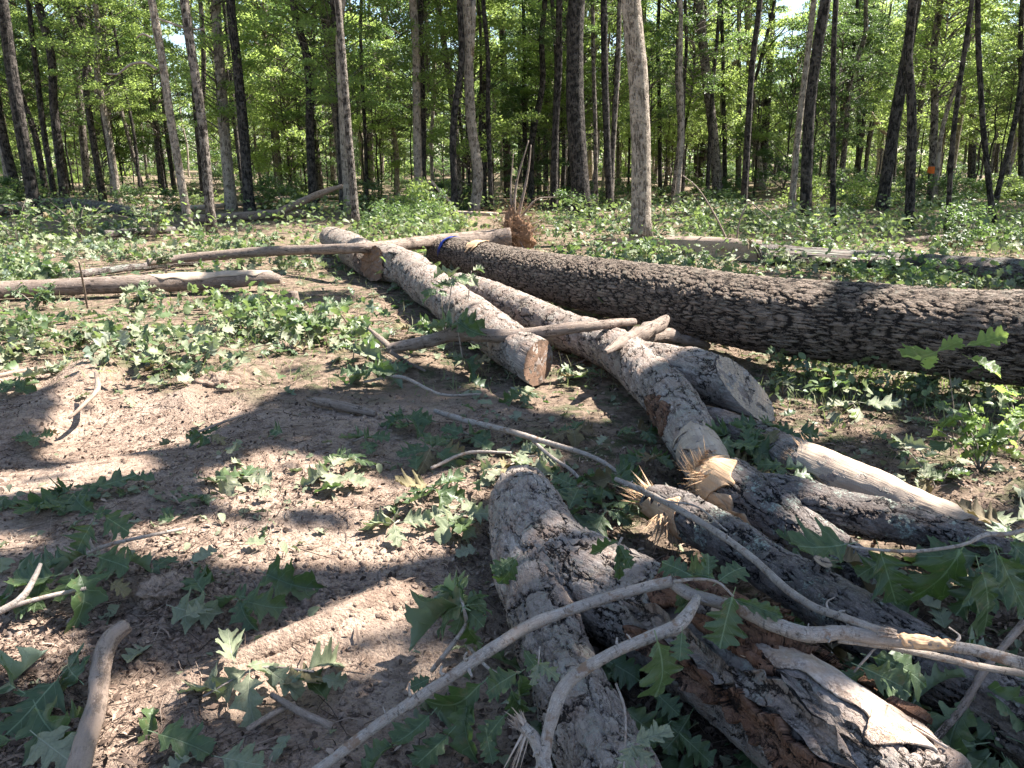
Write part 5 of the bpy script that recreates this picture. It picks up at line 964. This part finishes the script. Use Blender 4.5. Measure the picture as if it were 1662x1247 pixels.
# trees standing farther back: alike to the eye
far_pts = []; tries = 0
while len(far_pts) < 205 and tries < 5000:
    tries += 1; y = 24 * (95 / 24) ** random.random(); x = random.uniform(-.78, .82) * y
    if all((x - a) ** 2 + (y - b) ** 2 > (1.4 + y * .012) ** 2 for a, b in far_pts): far_pts.append((x, y))
TRK = {}
for k in range(9):
    r = [.07, .09, .12, .16, .10, .20, .08, .13, .11][k]; ht = 15; l1, l2 = random.uniform(-.8, .8), random.uniform(-.6, .6)
    P = [((0, 0, -.2), r * 1.4), ((l1 * .03, 0, .6), r), ((l1 * .2 + random.gauss(0, .07), random.gauss(0, .07), 2.5), r * .93), ((l1 * .4 + random.gauss(0, .15), l2 * .2, 4.5), r * .85), ((l1 * .55 + random.gauss(0, .15), l2 * .3, 6.2), r * .78), ((l1 * .7 + .2 * l2, l2 * .5, 8), r * .7), ((l1, l2, ht), r * .2)]
    TRK[k] = [Tube([(np.array(p, float), q) for p, q in P], .4, 8, lump=.05, seed=k).mesh('trunk', M['trunk_' + tn]) for tn in ('dark', 'grey', 'dark', 'pale')]
for k, (x, y) in enumerate(far_pts):
    o = (x, y, gz(x, y)); t = empty('tree', o, 'slender forest tree standing deep in the background wood', 'tree', 'trees deep in the background wood')
    s = random.uniform(.8, 1.25); obj('trunk', TRK[k % 9][random.randrange(4)], t, Matrix.Rotation(random.uniform(0, 6.28), 4, 'Z') @ Matrix.Diagonal((s, s, 1, 1)))
    gap_ = any(abs(float(px_of(x, y)) - g_) < 24 for g_ in (300, 785, 1240, 1610)) and y > 38
    if k % 3 == 1 and not gap_: crown(t, random.choice(HI), (0, 0, 0), (0, 0, random.uniform(10.5, 13)), random.uniform(.8, 1.1))
    if k % 4 == 0 and y > 50 and not gap_: crown(t, random.choice(MID), (0, 0, 0), (random.uniform(-1, 1), 0, random.uniform(8, 10.5)), random.uniform(.9, 1.3))
    if k % 2 == 0 and not gap_: crown(t, random.choice(MID), (0, 0, 0), (random.uniform(-.6, .6), 0, random.uniform(4.5, 8)), random.uniform(.7, 1.1))
# leafy saplings of the middle storey
sp = []
while len(sp) < 120:
    y = 33 * (78 / 33) ** random.random(); x = random.uniform(-.75, .8) * y
    if all((x - a) ** 2 + (y - b) ** 2 > 2.0 for a, b in sp): sp.append((x, y))
for k, (x, y) in enumerate(sp):
    o = (x, y, gz(x, y)); t = empty('sapling', o, 'leafy sapling spreading between the trunks of the background wood', 'sapling', 'saplings in the background wood')
    obj('trunk', TRK[k % 2][0], t, Matrix.Diagonal((.5, .5, .45, 1))); crown(t, random.choice(MID), (0, 0, 0), (0, 0, random.uniform(3.6, 6.2)), random.uniform(.65, 1.05), random.uniform(.8, 1.2))
for k in range(70):      # dense far edge of the view
    y = random.uniform(84, 112); x = (k / 69 - .5) * 1.75 * y + random.uniform(-2, 2); o = (x, y, gz(x, y)); t = empty('tree', o, 'slender forest tree standing deep in the background wood', 'tree', 'trees deep in the background wood')
    obj('trunk', TRK[k % 9][1], t, Matrix.Diagonal((1.3, 1.3, 1, 1)))
    for q in range(2): crown(t, random.choice(MID + HI[:2]), (0, 0, 0), (random.uniform(-2, 2), random.uniform(-2, 2), 3.5 + q * 6), random.uniform(1.2, 1.7))
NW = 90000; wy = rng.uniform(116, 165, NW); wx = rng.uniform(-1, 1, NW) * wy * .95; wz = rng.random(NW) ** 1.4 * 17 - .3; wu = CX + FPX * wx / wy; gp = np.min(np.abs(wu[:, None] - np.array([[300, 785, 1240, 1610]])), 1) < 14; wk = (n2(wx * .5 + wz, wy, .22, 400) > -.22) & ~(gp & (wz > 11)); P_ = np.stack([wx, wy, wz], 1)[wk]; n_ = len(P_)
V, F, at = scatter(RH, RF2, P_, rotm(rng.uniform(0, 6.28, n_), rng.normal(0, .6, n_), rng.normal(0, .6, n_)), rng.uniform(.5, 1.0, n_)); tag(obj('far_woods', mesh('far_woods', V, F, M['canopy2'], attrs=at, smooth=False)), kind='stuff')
# bushes on the forest floor
bs = []
while len(bs) < 230:
    y = 13.5 * (70 / 13.5) ** (random.random() ** .8); x = random.uniform(-.75, .8) * y; u = float(px_of(x, y))
    if y < 17 and not (560 < u < 740 or u > 1080): continue
    if y < 25 and u < 570: continue
    if n2(x, y, .18, 55)[0] > -.18: bs.append((x, y))
for u_, y in ((585, 15.5), (620, 17), (655, 15.2), (690, 17.5), (640, 19), (720, 16), (745, 18.5), (600, 19.5), (900, 19), (1120, 17.5), (1230, 18), (1560, 19)): bs.append(((u_ - CX) / FPX * (y * .96 + .42), y))
for _ in range(45): y = random.uniform(68, 108); bs.append((random.uniform(-.8, .82) * y, y))
for k, (x, y) in enumerate(bs):
    t = empty('forest_bush', (x, y, gz(x, y)), 'low leafy bush on the shaded forest floor between the trunks', 'bush', 'bushes on the forest floor'); s = random.uniform(.35, 1.25) * (.65 if y < 21 else 2.2 if y > 68 else 1)
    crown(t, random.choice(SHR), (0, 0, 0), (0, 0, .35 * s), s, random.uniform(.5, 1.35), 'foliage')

# ================================================================ trees out of view; the shade trees added, crowns shaped around the lit patches
def poly(P, h=0):
    out = []
    for a, b in P:
        q = at_h(a, b, h); q = q - S * (q[2] / S[2]); out.append((q[0], q[1]))
    return np.array(out)
LITP = [poly([(80, 650), (150, 600), (330, 575), (560, 545), (580, 590), (430, 650), (335, 692), (180, 738), (92, 720)]), poly([(-80, 770), (60, 748), (230, 735), (265, 760), (120, 792), (-80, 805)]),
        poly([(330, 780), (420, 738), (560, 745), (660, 785), (620, 830), (480, 822), (350, 822)]), poly([(620, 800), (780, 735), (890, 725), (900, 770), (800, 790), (700, 852), (580, 850)]),
        poly([(180, 868), (330, 838), (560, 850), (780, 842), (810, 872), (650, 905), (480, 908), (210, 912)]), poly([(320, 1100), (420, 1040), (640, 955), (700, 945), (690, 1000), (560, 1045), (490, 1135), (350, 1160)]),
        poly([(-60, 995), (110, 1000), (140, 1050), (90, 1090), (-60, 1090)]), poly([(150, 1110), (260, 1060), (300, 1100), (250, 1260), (140, 1260)]), poly([(-60, 860), (60, 875), (60, 905), (-60, 900)]),
        poly([(560, 380), (760, 400), (900, 440), (1100, 540), (1170, 600), (1000, 606), (850, 570), (700, 530), (620, 480)], .25), poly([(1000, 500), (1700, 590), (1750, 720), (1400, 660), (1150, 570)]),
        poly([(1250, 648), (1430, 640), (1450, 700), (1290, 705)]), poly([(1500, 700), (1720, 650), (1720, 850), (1580, 865), (1480, 790)], .1), poly([(1280, 735), (1440, 775), (1640, 860), (1600, 900), (1480, 850), (1320, 815)], .15),
        poly([(1020, 775), (1120, 745), (1200, 790), (1180, 860), (1040, 860)], .2), poly([(840, 825), (940, 840), (1080, 905), (1000, 925), (880, 890)], .3), poly([(740, 390), (1000, 415), (1340, 455), (1340, 490), (1000, 450), (740, 420)], .6), poly([(1490, 470), (1570, 475), (1570, 500), (1490, 495)], .7), poly([(1440, 540), (1660, 540), (1660, 640), (1440, 620)], .7), poly([(1340, 1120), (1520, 1180), (1580, 1300), (1400, 1260)], .3),
        poly([(1440, 1005), (1680, 1040), (1680, 1085), (1470, 1060)], .4), poly([(1440, 860), (1700, 880), (1700, 930), (1560, 900)], .12), poly([(560, 940), (700, 880), (800, 930), (860, 1000), (780, 1010)], .2), poly([(560, 1120), (900, 1000), (1060, 930), (1100, 940), (900, 1040), (700, 1140)], .35)]
WEAK = {15, 22, 23}
def inpoly(x, y, P):
    c = np.zeros(len(x), bool); j = len(P) - 1
    for i in range(len(P)):
        xi, yi, xj, yj = *P[i], *P[j]; c ^= ((yi > y) != (yj > y)) & (x < (xj - xi) * (y - yi) / (yj - yi + 1e-12) + xi); j = i
    return c
def lit_at(x, y):
    wx, wy = x + n2(x, y, 2.2, 301) * .08, y + n2(x, y, 2.2, 302) * .08; m = np.zeros(len(x))
    for k, P in enumerate(LITP):
        for dx, dy in ((0, 0), (.035, 0), (-.035, 0), (0, .035), (0, -.035)): m = np.maximum(m, inpoly(wx + dx, wy + dy, P) * (.8 if k in WEAK else 1.0))
    pxu = CX + FPX * x / (y * .96 + .42); farl = (y > 5.6) & (n2(x * .6 + y * .3, y, .8, 310) > -.08); left = (y > 5.0) & (pxu < 620) & (n2(x, y, .9, 311) > -.2); return np.maximum(m, (farl | left) * 1.0)
def shade_trees():  # unseen trees added; leaves kept only where their shadow misses the lit patches
    N = 80000; y = rng.uniform(.2, 11, N); x = rng.uniform(-1, 1, N) * (y * .78 + 1.0) + .2; lit = lit_at(x, y); keep = rng.random(N) > lit * .998
    x, y = x[keep], y[keep]; z = 8.0 + 2.2 * rng.random(len(x)) + n2(x, y, .5, 320) * .6
    P = np.stack([x, y, np.zeros_like(x)], 1) + S[None] * (z / S[2])[:, None]
    T_ = [((9.8, 6.3), 'trunk_grey'), ((12.8, 12.5), 'trunk_dark'), ((5.9, 2.6), 'trunk_pale'), ((17.5, 17.0), 'trunk_dark')]
    own = np.argmin(np.stack([np.hypot(P[:, 0] - a, P[:, 1] - b) for (a, b), _ in T_]), 0); names = ('nearest added shade tree beside the clearing, just out of view on the right', 'second added shade tree beside the clearing, out of view on the right', 'added shade tree close beside the camera, out of view on the right', 'third added shade tree beside the clearing, out of view beyond the thickest trunk')
    for k, ((a, b), mt) in enumerate(T_):
        o = np.array([a, b, 0.0]); t = empty('shade_tree', o, names[k], 'tree'); tb = Tube([(o, .32), (o + [0, 0, .6], .24), (o + [.2, .1, 6], .2), (o + [.1, .3, 10], .14), (o + [0, 0, 13], .04)], .4, 12, lump=.05, seed=k); obj('trunk', tb.mesh('trunk', M[mt], o), t)
        q = P[own == k]
        if not len(q): continue
        n = len(q); s = rng.uniform(.11, .19, n); V, F, at = scatter(RH, RF2, q, rotm(rng.uniform(0, 6.28, n), rng.normal(0, .35, n), rng.normal(0, .35, n)), np.stack([s, s * 1.15, s], 1))
        obj('crown', mesh('crown', V - o, F, M['canopy'], attrs=at, smooth=False), t)
        cells = {}
        for p in q[::15]: cells.setdefault((round(p[0] / 1.4), round(p[1] / 1.4)), p)
        for p in list(cells.values())[:60]:
            st = o + np.array([.1, .1, 6.5 + random.random() * 2]); md = (st + p) / 2 + np.array([0, 0, .4]); ln_ = np.array([st * (1 - f) + md * f for f in np.linspace(0, 1, 12)] + [md * (1 - f) + p * f for f in np.linspace(0, 1, 12)]); gp_ = ln_ - S * (ln_[:, 2:3] / S[2])
            if lit_at(gp_[:, 0], gp_[:, 1])[gp_[:, 1] < 7].sum() <= 2 and (gp_[:, 1] > -3).any(): obj('limb', Tube([(st, .05), (md, .03), (p, .01)], .5, 6).mesh('limb', M[mt], o), t)
shade_trees()
for k, (x, y) in enumerate([(18, 9), (22, 14), (24, 21), (19, 24), (15.5, 20.5), (27, 28), (22, 30), (-13, 12), (-16, 18), (-22, 26), (30, 36), (35, 30)]):
    t = empty('edge_tree', (x, y, 0), 'forest tree beside the clearing, outside the view', 'tree', 'trees beside the clearing outside the view'); obj('trunk', TRK[k % 9][1], t); crown(t, HI[k % 4], (0, 0, 0), (0, 0, 12), random.uniform(.9, 1.2))
